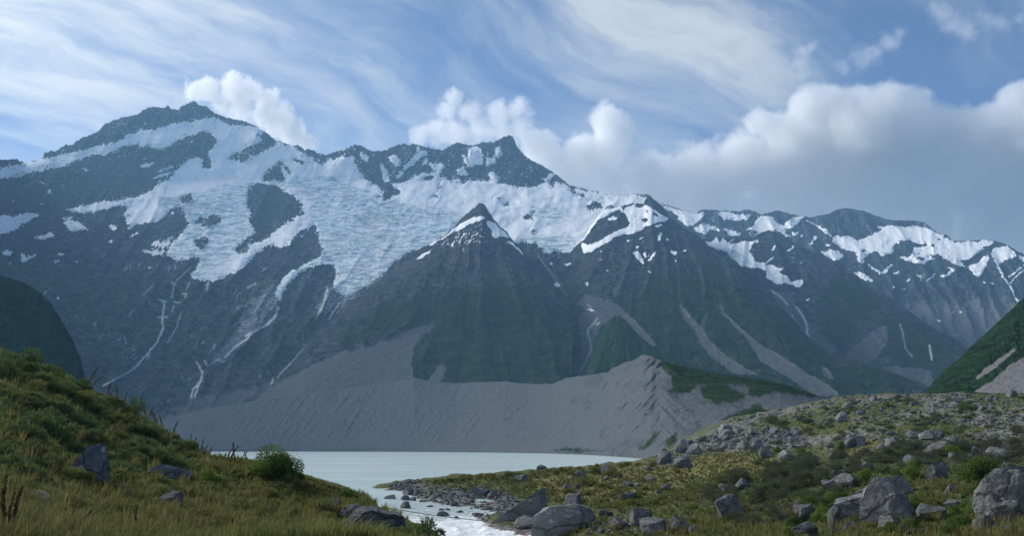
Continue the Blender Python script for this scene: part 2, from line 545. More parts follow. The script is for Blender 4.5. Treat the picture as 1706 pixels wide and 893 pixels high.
snow1 = [
    # upper snowfields and the wide icefall, down to the tongues
    [(-60, 286), (0, 279), (38, 272), (70, 265), (105, 257), (140, 249), (170, 242), (188, 237), (206, 231), (214, 224), (226, 221), (236, 213),
     (250, 217), (262, 213), (272, 212), (290, 205), (312, 203), (332, 199), (355, 194), (372, 203), (388, 208), (402, 207), (430, 212), (446, 226),
     (460, 236), (478, 240), (490, 243), (500, 252), (520, 261), (524, 272), (540, 271), (552, 266), (575, 261), (592, 260), (590, 272),
     (600, 287), (610, 300), (626, 307), (634, 315), (640, 335), (650, 331), (668, 320), (655, 311), (650, 305), (665, 305), (680, 300), (690, 292),
     (705, 288), (725, 287), (735, 282), (738, 296), (752, 302), (765, 297), (770, 308), (780, 300), (802, 302), (826, 300), (834, 306), (846, 308),
     (866, 311), (886, 312), (900, 307), (915, 304), (921, 318), (926, 305), (945, 308), (962, 314), (985, 320), (1030, 324), (1080, 326), (1100, 420),
     (960, 430), (935, 421), (925, 418), (908, 423), (900, 411), (880, 403), (860, 404), (850, 430), (700, 430), (690, 417), (660, 433), (640, 455), (600, 483), (590, 490),
     (575, 496), (563, 488), (556, 478), (560, 462), (558, 444), (540, 440), (520, 445), (500, 455), (483, 470), (474, 482), (465, 500), (456, 494),
     (462, 480), (470, 464), (482, 454), (496, 447), (510, 440), (526, 432), (536, 425), (540, 415), (530, 405), (533, 394), (528, 384), (524, 371), (515, 380), (500, 385),
     (492, 395), (480, 408), (468, 413), (455, 408), (440, 412), (430, 420), (420, 430), (412, 440), (400, 448), (385, 455), (370, 465), (354, 470),
     (345, 467), (322, 466), (318, 458), (326, 448), (330, 440), (333, 428), (325, 428), (310, 432), (296, 437), (285, 430), (276, 420), (281, 412), (290, 400), (299, 395),
     (306, 384), (313, 374), (308, 362), (303, 346), (295, 344), (284, 350), (272, 364), (258, 370), (243, 372), (225, 374), (210, 372), (212, 363), (203, 364), (206, 354),
     (218, 348), (205, 341), (190, 345), (165, 350), (140, 356), (128, 352), (100, 350), (80, 353), (62, 361), (40, 372), (20, 385), (0, 389), (-60, 395), (-60, 362),
     (0, 361), (10, 358), (22, 361), (40, 354), (56, 355), (75, 357), (95, 352), (130, 344), (165, 337), (205, 333), (240, 325), (258, 313), (268, 302), (60, 310),
     (10, 298), (-60, 300)],
    [(103, 371), (115, 368), (130, 369), (140, 378), (155, 382), (130, 384), (117, 385), (112, 375)],
    [(57, 396), (75, 392), (85, 385), (92, 393), (75, 398), (60, 399)], [(180, 372), (185, 375), (195, 380), (193, 383), (185, 381)],
    [(182, 397), (187, 400), (184, 406)], [(233, 414), (250, 419), (270, 416), (276, 418), (268, 424), (253, 423), (240, 420)],
    [(250, 405), (258, 402), (270, 403), (285, 395), (289, 392), (281, 408), (272, 415), (266, 411), (255, 408)],
    [(3, 420), (10, 416), (21, 418), (18, 425), (5, 425)], [(35, 437), (37, 419), (42, 428), (50, 426), (71, 416), (50, 431), (38, 438)],
    [(12, 438), (18, 437), (17, 443)], [(95, 421), (107, 425), (101, 428)], [(90, 434), (101, 432), (93, 439)], [(124, 438), (135, 431), (128, 439)],
    [(246, 446), (254, 444), (249, 450)], [(217, 393), (232, 385), (222, 396)], [(100, 362), (110, 363), (121, 362), (118, 367), (108, 366)],
    [(255, 370), (262, 358), (272, 363), (264, 371)], [(283, 356), (290, 352), (292, 358)], [(210, 380), (225, 373), (220, 380)],
    [(93, 494), (100, 495), (96, 498)], [(18, 334), (24, 330), (24, 335), (19, 337)], [(64, 338), (78, 341), (70, 342)], [(78, 318), (86, 316), (86, 323), (80, 322)],
    [(228, 277), (240, 271), (262, 273), (248, 278), (236, 280)], [(262, 283), (285, 276), (290, 278), (270, 285)], [(250, 296), (275, 288), (288, 288), (262, 297)],
    [(237, 265), (250, 262), (240, 268)], [(135, 277), (148, 287), (140, 285)], [(62, 300), (80, 308), (72, 307)],
    # snow caught in the crest
    [(597, 250), (605, 253), (615, 266), (612, 271), (600, 260)], [(645, 260), (660, 257), (668, 265), (663, 280), (650, 270)],
    [(670, 281), (680, 270), (690, 258), (704, 250), (713, 255), (700, 263), (690, 272), (675, 281)], [(702, 272), (713, 262), (712, 275)],
    [(715, 270), (740, 273), (738, 284), (720, 283)], [(782, 245), (795, 243), (805, 255), (805, 272), (785, 275), (780, 264)],
    [(768, 256), (772, 255), (785, 275), (781, 280)], [(808, 262), (826, 262), (825, 273), (812, 275)], [(762, 282), (775, 277), (780, 290), (770, 293), (762, 290)],
    [(812, 285), (822, 285), (835, 302), (820, 300)], [(823, 247), (835, 245), (835, 255), (828, 265)], [(904, 299), (920, 287), (926, 293), (910, 303)],
    [(635, 270), (644, 283), (648, 300), (640, 304), (636, 286)], [(660, 292), (668, 284), (672, 290), (664, 298)], [(696, 240), (701, 244), (698, 252), (694, 250)],
]
holes1 = [
    # dark slab below the upper snow band
    [(-60, 302), (10, 297), (30, 292), (50, 287), (85, 281), (105, 276), (122, 268), (140, 263), (160, 255), (175, 258), (200, 246), (225, 241), (246, 243), (262, 250), (278, 246),
     (300, 232), (318, 225), (330, 219), (346, 219), (357, 227), (363, 230), (360, 238), (353, 248), (345, 256), (352, 270), (352, 279), (345, 281),
     (335, 278), (339, 265), (330, 260), (318, 264), (300, 277), (292, 288), (286, 297), (275, 300), (264, 304), (255, 315), (240, 323), (215, 330), (190, 334),
     (150, 338), (120, 345), (95, 352), (74, 357), (55, 355), (40, 354), (22, 360), (8, 356), (0, 355), (-60, 358)],
    [(377, 265), (385, 258), (396, 255), (408, 250), (404, 246), (420, 242), (432, 236), (442, 231), (452, 231), (461, 237), (462, 241), (452, 246), (440, 250),
     (433, 256), (420, 258), (412, 262), (408, 270), (400, 269), (385, 268)],
    [(426, 220), (432, 222), (448, 225), (453, 229), (440, 231), (431, 229)],
    [(437, 299), (445, 282), (456, 275), (464, 268), (468, 276), (472, 290), (475, 303), (466, 303), (455, 298), (448, 303), (437, 302)],
    [(464, 265), (470, 268), (488, 289), (484, 292), (474, 281)],
    [(415, 314), (421, 306), (436, 305), (450, 308), (460, 307), (470, 315), (485, 325), (496, 330), (503, 340), (507, 350), (505, 360), (495, 360),
     (486, 368), (470, 376), (460, 385), (448, 395), (435, 402), (420, 407), (400, 405), (414, 396), (425, 388), (421, 379), (413, 370), (419, 356), (412, 345), (412, 330)],
    [(394, 411), (408, 405), (418, 411), (411, 424), (396, 421), (388, 415)], [(327, 396), (340, 393), (347, 400), (337, 416), (326, 412), (322, 402)],
    [(323, 369), (335, 362), (345, 362), (350, 357), (362, 360), (370, 367), (367, 372), (355, 373), (345, 378), (340, 375), (328, 374)],
    [(300, 333), (303, 326), (315, 323), (321, 327), (318, 337), (307, 339)],
    [(490, 240), (500, 242), (530, 253), (530, 262), (515, 261), (500, 253)], [(487, 262), (500, 265), (512, 271), (505, 274), (488, 268)],
    [(722, 329), (712, 331), (726, 323), (733, 331)], [(818, 334), (830, 327), (838, 327), (837, 333), (825, 335)], [(833, 340), (845, 337), (853, 343), (840, 345)],
    [(868, 359), (885, 358), (888, 366), (874, 367)], [(846, 368), (854, 369), (852, 373)], [(858, 369), (865, 369), (861, 374)], [(842, 330), (850, 331), (848, 335)],
    [(946, 308), (953, 311), (961, 321), (976, 323), (982, 333), (975, 330), (964, 327), (955, 321)],
    [(975, 349), (985, 335), (997, 337), (1008, 344), (1022, 343), (1020, 348), (1002, 347), (985, 351)],
    [(702, 297), (716, 293), (725, 296), (716, 300), (704, 300)], [(680, 299), (690, 297), (686, 301)], [(655, 313), (667, 313), (660, 319)], [(624, 326), (634, 324), (637, 329), (628, 331)],
    [(866, 300), (872, 312), (848, 305)], [(884, 355), (888, 350), (893, 352), (890, 358)], [(884, 385), (890, 378), (894, 388), (884, 392)],
    [(735, 287), (738, 287), (730, 322), (726, 322)],
    [(866, 406), (880, 405), (896, 404), (905, 418), (912, 426), (890, 432), (874, 420)],
    [(222, 374), (240, 372), (262, 371), (280, 355), (296, 346), (306, 350), (309, 362), (313, 375), (304, 383), (296, 393), (284, 400), (270, 399), (240, 395)],
]
SN1 = fill(snow1, 1.9, holes1)
SN1 = np.maximum(SN1, fill(snow1[1:], 1.1))
SN1W = soft(SN1, 9)
ICE1 = fill([[(250, 330), (330, 320), (410, 300), (440, 310), (410, 400), (350, 470), (318, 468), (276, 425), (310, 380)],
             [(500, 300), (620, 320), (700, 345), (760, 350), (780, 360), (700, 420), (600, 490), (560, 500), (455, 500), (520, 400), (520, 360)],
             [(870, 345), (930, 342), (960, 360), (930, 375), (890, 368)], [(430, 300), (560, 290), (640, 340), (560, 350), (500, 320)],
             [(858, 402), (875, 396), (900, 393), (930, 393), (958, 397), (962, 412), (950, 424), (930, 424), (900, 424)]], 8)
ICEF1 = fill([[(862, 402), (878, 396), (900, 394), (930, 394), (957, 397), (960, 411), (950, 422), (930, 422), (900, 420)]], 2)
WET1 = stroke([([(318, 446), (310, 453), (296, 465), (289, 478), (286, 496)], 1.6), ([(286, 470), (292, 474)], 2.4),
               ([(271, 501), (274, 508), (270, 530), (272, 548), (262, 570), (250, 585), (236, 600), (223, 615), (196, 630), (172, 643)], 2.6),
               ([(266, 500), (278, 503)], 2.2), ([(262, 529), (279, 528)], 1.8), ([(301, 524), (294, 545), (285, 562), (279, 571)], 1.6), ([(250, 580), (246, 598)], 1.8), ([(222, 612), (231, 609)], 2),
               ([(290, 503), (299, 504)], 2.2), ([(289, 510), (287, 520)], 1.6), ([(303, 490), (310, 489), (309, 495)], 2.0), ([(316, 470), (310, 483)], 1.3),
               ([(327, 603), (337, 620), (335, 635), (321, 650), (318, 663)], 2.6), ([(336, 630), (329, 648), (324, 662)], 2.4),
               ([(341, 601), (346, 611), (355, 604), (366, 598)], 1.5), ([(374, 596), (392, 578), (410, 566), (424, 552)], 2.4),
               ([(410, 560), (430, 549), (446, 540), (458, 528), (464, 513)], 4.0), ([(466, 500), (470, 484)], 2.5), ([(336, 573), (342, 568)], 1.5),
               ([(505, 581), (482, 608), (468, 622), (462, 630)], 1.4), ([(455, 632), (452, 640)], 2), ([(545, 478), (541, 500), (533, 520), (527, 532)], 1.8),
               ([(566, 505), (555, 520), (548, 532)], 1.4), ([(412, 480), (426, 472)], 1.6), ([(342, 475), (348, 470), (344, 484)], 1.4), ([(256, 474), (238, 492)], 0.9)], 0.6)
PALE1 = fill([[(395, 530), (420, 490), (450, 470), (470, 470), (468, 500), (455, 530), (420, 560), (395, 560)],
              [(540, 480), (560, 470), (600, 460), (640, 455), (600, 500), (560, 525), (545, 530)], [(515, 520), (540, 480), (548, 490), (530, 530)],
              [(340, 600), (380, 560), (420, 540), (440, 545), (400, 580), (360, 620)], [(570, 470), (620, 450), (660, 430), (690, 418), (640, 470), (600, 495)]], 9)
SCR1 = fill([[(120, 780), (170, 700), (240, 690), (285, 690), (330, 660), (400, 650), (450, 640), (490, 618), (540, 590), (600, 570), (900, 570), (900, 800), (100, 800)]], 7)
BROWN = fill([[(-60, 300), (300, 300), (340, 420), (200, 480), (-60, 470)]], 20)


def relief1(px, py, ty):
    u = px * 0.85 + py * 0.53
    v = -px * 0.53 + py * 0.85
    w = fbm(px / 90, py / 90, 3) * 14
    snow = sample(SN1, px, py)
    ice = sample(ICE1, px, py) * snow
    rock = np.clip(1 - snow, 0, 1) * np.clip(1 - sample(SCR1, px, py) * 0.8, 0, 1)
    g = ridged((u + w) / 62, v / 150, 6, 0.55, 3)
    beds = fbm((px - py * .4 + w * 2) / 46, (py + px * .42 + w) / 11, 5, 0.6, 12)
    cr, g2 = crag(px, py, -30, 3)
    h = cr * (0.25 + 0.75 * rock) - 0.003 * beds * rock - 0.008 * (g - .45) * rock
    h = h - 0.0026 * ridged(px / 26 + py / 50, py / 9, 5, 0.68, 40) * ice * (0.4 + 0.8 * sstep(-.3, .4, fbm(px / 70, py / 40, 3, .5, 47))) - 0.0014 * fbm(px / 26, py / 8, 5, 0.6, 44) * snow
    h = h - 0.010 * snow * (1 - ice) * fbm(px / 60, py / 40, 3, 0.5, 46)
    return h


def cover1(px, py, ty):
    s = sample(SN1, px + 1.6 * fbm(px / 4, py / 4, 2, .6, 91), py + 1.6 * fbm(px / 4 + 9, py / 4, 2, .6, 92), 4.0, 10)
    up = (py - ty) < 70
    spk = sstep(0.62, 0.8, ridged(px / 15 + py / 30, py / 11, 4, 0.6, 77)) * sstep(420, 260, py) * up * 0.75
    s = np.maximum(s, spk * (px > 100) * (px < 950))
    wd = sample(SN1W, px, py, 5, 20)
    fr = ridged(px / 10 + py / 26, py / 7.5, 4, .6, 79)
    s = np.maximum(s, 0.9 * sstep(.56, .70, fr) * sstep(.10, .45, wd) * (py < 440))
    fr2 = ridged(px / 12 + py / 22, py / 6.5, 4, .6, 80)
    s = s * (1 - 0.95 * sstep(.60, .74, fr2) * sstep(.98, .70, wd))
    s = s + 0.5 * (0.45 - crag(px, py, -30, 3)[1]) * np.exp(-((s - .5) / .35) ** 2)
    veg = sstep(0.1, 0.5, fbm(px / 40, py / 25, 4, 0.6, 5)) * sstep(520, 620, py) * 0.35
    return s, veg, sample(SCR1, px, py, 9, 22)


def detail1(px, py, ty):
    ice = np.clip(sample(ICE1, px, py, 8, 30) * 1.0 + sample(ICEF1, px, py), 0, 1)
    u, v = px * .85 + py * .53, -px * .53 + py * .85
    pl = sample(PALE1, px, py, 8, 16) * 0.75 + streaks(u, v, px, py, 151)
    return ice, pl, sample(WET1, px, py)


def rf1(px, py, ty):
    g = np.interp(px, gx, gv)
    r = base1(py) * g
    return r + 260 * np.exp(-(py - ty) / 8.0) * 0.3


sheet('main_range', top1, [(top1[0][0], 1000), (-200, 790), (150, 790), (1200, 700)], rf1, ROCK, 1.5, 1.4, 3.4, 5.0, relief1, cover1, detail1)

# ======================================================================== far range on the right
SN5 = fill([
    [(1040, 322), (1080, 325), (1115, 345), (1140, 352), (1160, 356), (1170, 352), (1176, 356), (1165, 368), (1155, 377), (1145, 372), (1120, 352), (1100, 345), (1085, 340), (1040, 340)],
    [(1128, 363), (1135, 362), (1150, 378), (1146, 378)],
    [(1155, 380), (1170, 371), (1190, 375), (1200, 388), (1185, 381), (1176, 390), (1163, 388), (1158, 384)],
    [(1195, 355), (1210, 352), (1232, 358), (1252, 356), (1248, 364), (1226, 369), (1222, 366), (1205, 366)],
    [(1203, 378), (1225, 385), (1235, 391), (1214, 393)],
    [(1233, 386), (1255, 376), (1262, 363), (1268, 360), (1287, 360), (1290, 368), (1305, 376), (1320, 362), (1340, 360), (1325, 375), (1308, 381), (1310, 390), (1322, 397), (1308, 394),
     (1292, 383), (1276, 389), (1264, 398), (1253, 398), (1262, 386), (1250, 382)],
    [(1338, 363), (1352, 370), (1377, 382), (1390, 400), (1384, 394), (1365, 379), (1345, 369)],
    [(1318, 388), (1330, 385), (1332, 390), (1322, 392)], [(1344, 408), (1360, 393), (1364, 395), (1350, 408)], [(1333, 395), (1338, 388), (1337, 395)],
    [(1385, 395), (1395, 392), (1402, 394), (1412, 391), (1428, 400), (1440, 397), (1450, 392), (1468, 384), (1462, 376), (1475, 378), (1480, 374), (1505, 378), (1520, 376), (1545, 380),
     (1562, 388), (1576, 393), (1590, 403), (1630, 402), (1640, 398), (1655, 402), (1652, 408), (1640, 412), (1625, 425), (1615, 434), (1598, 434), (1612, 446), (1595, 443), (1578, 432),
     (1560, 428), (1545, 436), (1540, 441), (1515, 436), (1500, 430), (1490, 422), (1478, 424), (1470, 428), (1462, 418), (1440, 427), (1438, 440), (1430, 432), (1425, 420), (1400, 414), (1390, 405)],
    [(1368, 420), (1385, 415), (1400, 418), (1408, 430), (1388, 434)], [(1375, 405), (1384, 408), (1380, 412)],
    [(1406, 443), (1422, 454), (1436, 453), (1450, 464), (1459, 470), (1440, 467), (1420, 460)],
    [(1440, 434), (1452, 444), (1470, 454), (1480, 443), (1490, 438), (1486, 444), (1474, 454), (1466, 457), (1452, 449)], [(1487, 455), (1499, 451), (1498, 455), (1488, 458)],
    [(1526, 456), (1533, 459), (1540, 477), (1534, 466)], [(1538, 472), (1550, 460), (1562, 453), (1552, 464)], [(1536, 462), (1541, 454), (1539, 462)],
    [(1566, 459), (1578, 457), (1583, 448), (1576, 444), (1592, 448), (1582, 458), (1570, 463)], [(1612, 444), (1632, 436), (1645, 423), (1648, 430), (1642, 445), (1634, 460), (1625, 460)],
    [(1652, 416), (1662, 412), (1680, 410), (1693, 424), (1688, 430), (1674, 433), (1666, 442), (1658, 432)],
    [(1695, 425), (1706, 428), (1900, 470), (1900, 520), (1720, 450)],
], 0.9, [
    [(1487, 412), (1500, 401), (1515, 400), (1528, 406), (1545, 406), (1546, 410), (1535, 413), (1524, 411), (1514, 428), (1500, 428), (1489, 422)], [(1548, 409), (1556, 405), (1556, 411)],
    [(1560, 398), (1567, 397), (1566, 403)], [(1572, 394), (1576, 390), (1588, 402)], [(1528, 420), (1536, 422), (1530, 425)], [(1545, 424), (1562, 423), (1572, 430), (1560, 430)],
    [(1522, 428), (1545, 430), (1535, 434)], [(1432, 417), (1442, 416), (1440, 422)]])
SN5b = stroke([([(1652, 420), (1660, 440), (1672, 462), (1684, 478), (1694, 502)], 3.2), ([(1680, 462), (1690, 455), (1706, 442)], 2.2), ([(1684, 472), (1692, 460), (1708, 450)], 2.2),
               ([(1561, 533), (1567, 537)], 2), ([(1588, 557), (1597, 560)], 1.5), ([(1600, 518), (1600, 521)], 2.5), ([(1512, 468), (1515, 466)], 2.5), ([(1505, 483), (1510, 483)], 2),
               ([(1488, 478), (1491, 479)], 2), ([(1640, 471), (1642, 472)], 3), ([(1650, 471), (1656, 472)], 2), ([(1588, 520), (1590, 520)], 2), ([(1607, 536), (1610, 538)], 2)], 0.6)
SN5 = np.maximum(SN5, SN5b)
SN5W = soft(SN5, 6)
SCR5 = fill([[(1480, 500), (1560, 500), (1640, 490), (1720, 500), (1720, 700), (1400, 700), (1440, 560)]], 18)


def relief5(px, py, ty):
    u = px * 0.8 - py * 0.5
    s = sample(SN5, px, py)
    return crag(px, py, 25, 61)[0] * (1 - .6 * s)


b5 = table((700, 4000), (620, 4500), (560, 5000), (480, 5700), (420, 6300), (380, 6900), (346, 7300), (300, 7600))
sheet('far_range', [(1000, 330), (1040, 326), (1080, 330), (1110, 341), (1130, 347), (1140, 352), (1160, 356), (1168, 350), (1178, 349), (1200, 351), (1230, 352), (1244, 349), (1258, 352), (1268, 357), (1288, 352),
                    (1300, 351), (1318, 357), (1335, 360), (1348, 362), (1370, 358), (1385, 354), (1395, 348), (1410, 347), (1425, 349), (1440, 352), (1455, 358), (1475, 365), (1490, 367),
                    (1520, 367), (1540, 370), (1550, 378), (1560, 387), (1568, 390), (1576, 391), (1587, 401), (1600, 402), (1640, 399), (1660, 401), (1680, 409), (1695, 418), (1706, 424), (1800, 430), (1950, 400), (2060, 440)],
      [(1000, 700), (2060, 700)], lambda px, py, ty: b5(py), ROCK, 1.6, 1.6, 2.0, 6.0, relief5,
      lambda px, py, ty: (np.maximum(sample(SN5, px + 1.4 * fbm(px / 4, py / 4, 2, .6, 93), py, 3.2, 8) * (1 - .95 * sstep(.58, .72, ridged((px + py) / 13, (py - px * .3) / 7, 4, .6, 95)) * sstep(1.0, .75, sample(SN5W, px, py))), 0.62 * sstep(.60, .8, ridged(px / 17 + py / 30, py / 10, 4, .6, 78)) * sstep(450, 400, py) * sstep(330, 352, py)), np.clip(sstep(560, 600, py) * .6, 0, 1), sample(SCR5, px, py, 8, 20) * 0.8),
      lambda px, py, ty: (sample(SN5, px, py, 4, 10) * 0.2, streaks(px * .8 - py * .5, py * .8 + px * .5, px, py, 157, .4), None))

# ======================================================================== second spur on the right with its hanging glacier
SN4 = fill([[(1172, 401), (1184, 404), (1195, 394), (1198, 404), (1206, 397), (1212, 405), (1226, 395), (1214, 408), (1236, 402), (1256, 402), (1248, 419), (1253, 426), (1260, 437), (1276, 437), (1294, 421),
             (1286, 432), (1275, 441), (1290, 442), (1300, 448), (1309, 443), (1298, 455), (1310, 460), (1320, 469), (1337, 466), (1339, 471), (1332, 480), (1310, 472), (1295, 473),
             (1276, 463), (1278, 454), (1268, 447), (1245, 446), (1236, 444), (1210, 420), (1180, 410)],
            [(1284, 418), (1292, 407), (1293, 410), (1287, 419)], [(1310, 418), (1323, 407), (1322, 411), (1314, 420)], [(1255, 402), (1262, 398), (1265, 404), (1258, 406)],
            [(1343, 500), (1350, 496), (1345, 503)], [(1333, 438), (1338, 436), (1335, 441)]], 0.9)
ICE4 = fill([[(1183, 410), (1215, 415), (1240, 425), (1254, 440), (1242, 446), (1225, 444), (1212, 436), (1195, 422)], [(1235, 447), (1268, 450), (1272, 462), (1262, 476), (1248, 462)],
             [(1250, 468), (1275, 470), (1285, 480), (1270, 482)]], 2.0)
WET4 = stroke([([(1285, 484), (1297, 492), (1306, 500), (1312, 508)], 2.0), ([(1327, 512), (1336, 524), (1342, 535), (1345, 548), (1344, 556), (1349, 563)], 2.6), ([(1320, 525), (1321, 534)], 1.2),
               ([(1500, 540), (1505, 560), (1508, 580), (1520, 595)], 1.2), ([(1548, 575), (1553, 600)], 2.0)], 0.6)
SCR4 = fill([[(1472, 540), (1478, 552), (1476, 566), (1482, 574), (1470, 580), (1452, 606), (1400, 600), (1425, 578), (1450, 556)], [(1280, 480), (1320, 490), (1330, 520), (1370, 560), (1400, 590), (1330, 560)],
             [(1470, 610), (1550, 615), (1560, 660), (1440, 660)]], 3)
VEG4 = fill([[(1360, 470), (1420, 450), (1475, 500), (1440, 540), (1400, 590), (1370, 560)], [(1460, 520), (1500, 520), (1590, 565), (1600, 640), (1480, 640), (1470, 590)]], 10)


def fan(cx, cy, ku, kv, seed, amp, fine=0.0052):
    def f(px, py, ty):
        a = np.arctan2(px - cx, py - cy)
        rr = np.hypot(px - cx, py - cy)
        w = fbm(px / 80, py / 80, 3, 0.5, seed) * 0.045
        g = ridged((a + w) * ku * .7, rr / (kv * 1.6), 4, 0.5, seed)
        g2 = ridged((a + w * .5) * ku * 2.1, rr / 60, 3, 0.55, seed + 4)
        pt = sstep(-.4, .5, fbm(px / 70, py / 60, 3, .5, seed + 13))
        return -amp * (.08 + .20 * pt) * (g - 0.45) - 0.0014 * (1.2 - pt) * (g2 - .45) - fine * fbm(px / 13, py / 10, 5, 0.70, seed + 5) * (.3 + pt) - amp * .30 * fbm(px / 75, py / 60, 3, .5, seed + 9) - amp * .60 * (ridged((a + w) * 4.6, rr / 300, 5, .6, seed + 15) - .45) - .0042 * (ridged(px / 19 + py / 60, py / 12 - px / 80, 5, .62, seed + 19) - .4) * (.2 + .9 * sstep(-.2, .4, fbm(px / 45, py / 40, 3, .5, seed + 21)))
    return f


b4 = table((700, 2900), (640, 3200), (560, 3700), (500, 4100), (440, 4600), (400, 5000), (384, 5150))
sheet('second_spur', [(1130, 400), (1160, 396), (1172, 398), (1186, 400), (1195, 393), (1210, 397), (1226, 394), (1240, 398), (1256, 395), (1262, 390), (1279, 383), (1300, 387), (1320, 403), (1345, 415), (1365, 425), (1390, 435),
                       (1420, 452), (1440, 470), (1475, 490), (1510, 515), (1530, 530), (1560, 550), (1590, 562), (1607, 575), (1640, 620), (1660, 660)],
      [(1130, 690), (1660, 690)], lambda px, py, ty: b4(py) + 220 * np.exp(-(py - ty) / 25), ROCK, 1.6, 1.6, 1.6, 5.0, fan(1260, 300, 14, 160, 81, 0.024),
      lambda px, py, ty: (sample(SN4, px, py, 2.2, 8), sample(VEG4, px, py, 10, 25) * 0.8, sample(SCR4, px, py, 3, 14)),
      lambda px, py, ty: (sample(ICE4, px, py, 3, 10), streaks(px * .8 - py * .5, py * .8 + px * .5, px, py, 167), sample(WET4, px, py)))
# glacier ice of the second spur reads as broken ice over rock
# ======================================================================== first spur on the right
SN3 = fill([[(1033, 352), (1042, 346), (1056, 340), (1076, 341), (1086, 346), (1096, 354), (1110, 361), (1116, 365), (1106, 369), (1090, 372), (1075, 378), (1066, 385), (1050, 390), (1040, 390), (1025, 395),
             (1016, 402), (1000, 410), (985, 419), (972, 422), (970, 413), (968, 404), (980, 408), (996, 403), (1010, 394), (1025, 385), (1045, 379), (1050, 372), (1045, 364), (1042, 356)],
            [(960, 402), (972, 395), (985, 374), (996, 358), (1010, 349), (1036, 343), (1036, 349), (1020, 353), (1012, 360), (1000, 364), (985, 382), (972, 402)],
            [(1010, 364), (1022, 360), (1030, 364), (1018, 368)],
            [(1053, 421), (1063, 418), (1072, 434), (1075, 443), (1068, 438)], [(1058, 409), (1066, 409), (1062, 415)], [(1070, 422), (1075, 419), (1078, 429), (1089, 407), (1081, 426), (1077, 431)],
            [(1077, 438), (1085, 425), (1096, 416), (1086, 432)], [(1098, 389), (1103, 388), (1100, 401), (1096, 402)], [(1109, 394), (1114, 399), (1112, 404)],
            [(1117, 417), (1129, 420), (1125, 425), (1118, 423)], [(1123, 432), (1129, 435), (1125, 437)], [(1041, 401), (1051, 399), (1046, 404)], [(1062, 401), (1070, 393), (1073, 396)], [(1068, 405), (1076, 398), (1073, 404)],
            [(937, 439), (954, 438), (945, 444)], [(974, 471), (981, 471), (979, 478)], [(915, 437), (925, 440), (915, 441)], [(997, 432), (1005, 431), (1000, 435)], [(1010, 450), (1014, 448), (1012, 454)],
            [(1090, 375), (1107, 373), (1095, 380)], [(1136, 418), (1145, 416), (1140, 422)], [(1074, 444), (1082, 452), (1088, 456), (1082, 455)], [(997, 420), (1003, 416), (1001, 421)],
            [(921, 474), (930, 470), (935, 476), (928, 479)], [(976, 513), (984, 514), (995, 521), (985, 519)]], 0.8,
           [(( 1068, 366), (1074, 362), (1080, 367), (1074, 371)), ((1056, 360), (1061, 359), (1061, 363)), ((1055, 343), (1066, 340), (1074, 343), (1066, 347)),
            ((1074, 348), (1082, 351), (1078, 354)), ((1085, 352), (1096, 357), (1098, 362), (1088, 358))])
WET3 = stroke([([(897, 425), (905, 438), (915, 450), (922, 460), (927, 472)], 1.3), ([(978, 507), (985, 513)], 1.5), ([(995, 530), (989, 540), (980, 548), (979, 556), (983, 568), (985, 580), (982, 590), (976, 602), (968, 618), (963, 628)], 1.7),
               ([(998, 538), (994, 541)], 2.5), ([(950, 611), (953, 612)], 2)], 0.7)
SCR3 = fill([[(1125, 506), (1134, 505), (1150, 528), (1153, 531), (1162, 521), (1157, 534), (1165, 545), (1172, 528), (1176, 520), (1177, 527), (1170, 545), (1176, 560), (1195, 580), (1220, 600), (1245, 615), (1270, 626), (1220, 623), (1204, 610), (1180, 592), (1164, 570), (1155, 550), (1140, 532)],
             [(1184, 470), (1192, 490), (1200, 505), (1206, 520), (1226, 540), (1246, 558), (1272, 576), (1312, 600), (1342, 620), (1380, 642), (1400, 660), (1355, 660), (1330, 640), (1300, 622), (1266, 602), (1250, 574), (1225, 546), (1200, 520), (1196, 500)],
             [(1366, 608), (1378, 614), (1391, 633), (1382, 633), (1370, 620)],
             [(975, 490), (1000, 496), (1030, 508), (1050, 528), (1075, 552), (1095, 575), (1085, 578), (1060, 555), (1040, 535), (1025, 526), (1005, 540), (990, 560), (988, 600), (965, 640), (925, 640), (950, 615), (968, 590), (970, 560), (962, 530), (975, 515), (960, 505)],
             [(915, 430), (940, 480), (950, 500), (930, 480)]], 1.6)
VEG3 = fill([[(985, 560), (1020, 510), (1050, 470), (1100, 455), (1180, 440), (1230, 460), (1290, 510), (1340, 560), (1400, 600), (1540, 640), (1540, 700), (985, 700)], [(1060, 540), (1110, 530), (1120, 600), (1210, 630), (1090, 590)]], 14)
TUSS3 = fill([[(1100, 575), (1140, 590), (1200, 618), (1215, 628), (1160, 618), (1110, 600), (1080, 580)], [(1270, 610), (1310, 625), (1350, 650), (1290, 635)], [(1400, 600), (1470, 615), (1530, 640), (1450, 625)]], 4)
b3 = table((720, 2100), (660, 2350), (640, 2420), (600, 2650), (560, 2850), (520, 3080), (480, 3300), (440, 3550), (400, 3850), (360, 4150), (326, 4420))
f3 = fan(1085, 230, 16, 180, 91, 0.026)


def relief3(px, py, ty):
    return f3(px, py, ty) * (1 - .75 * sample(SCR3, px, py)) * (1 - .5 * sample(SN3, px, py)) + 0.006 * sample(SCR3, px, py)


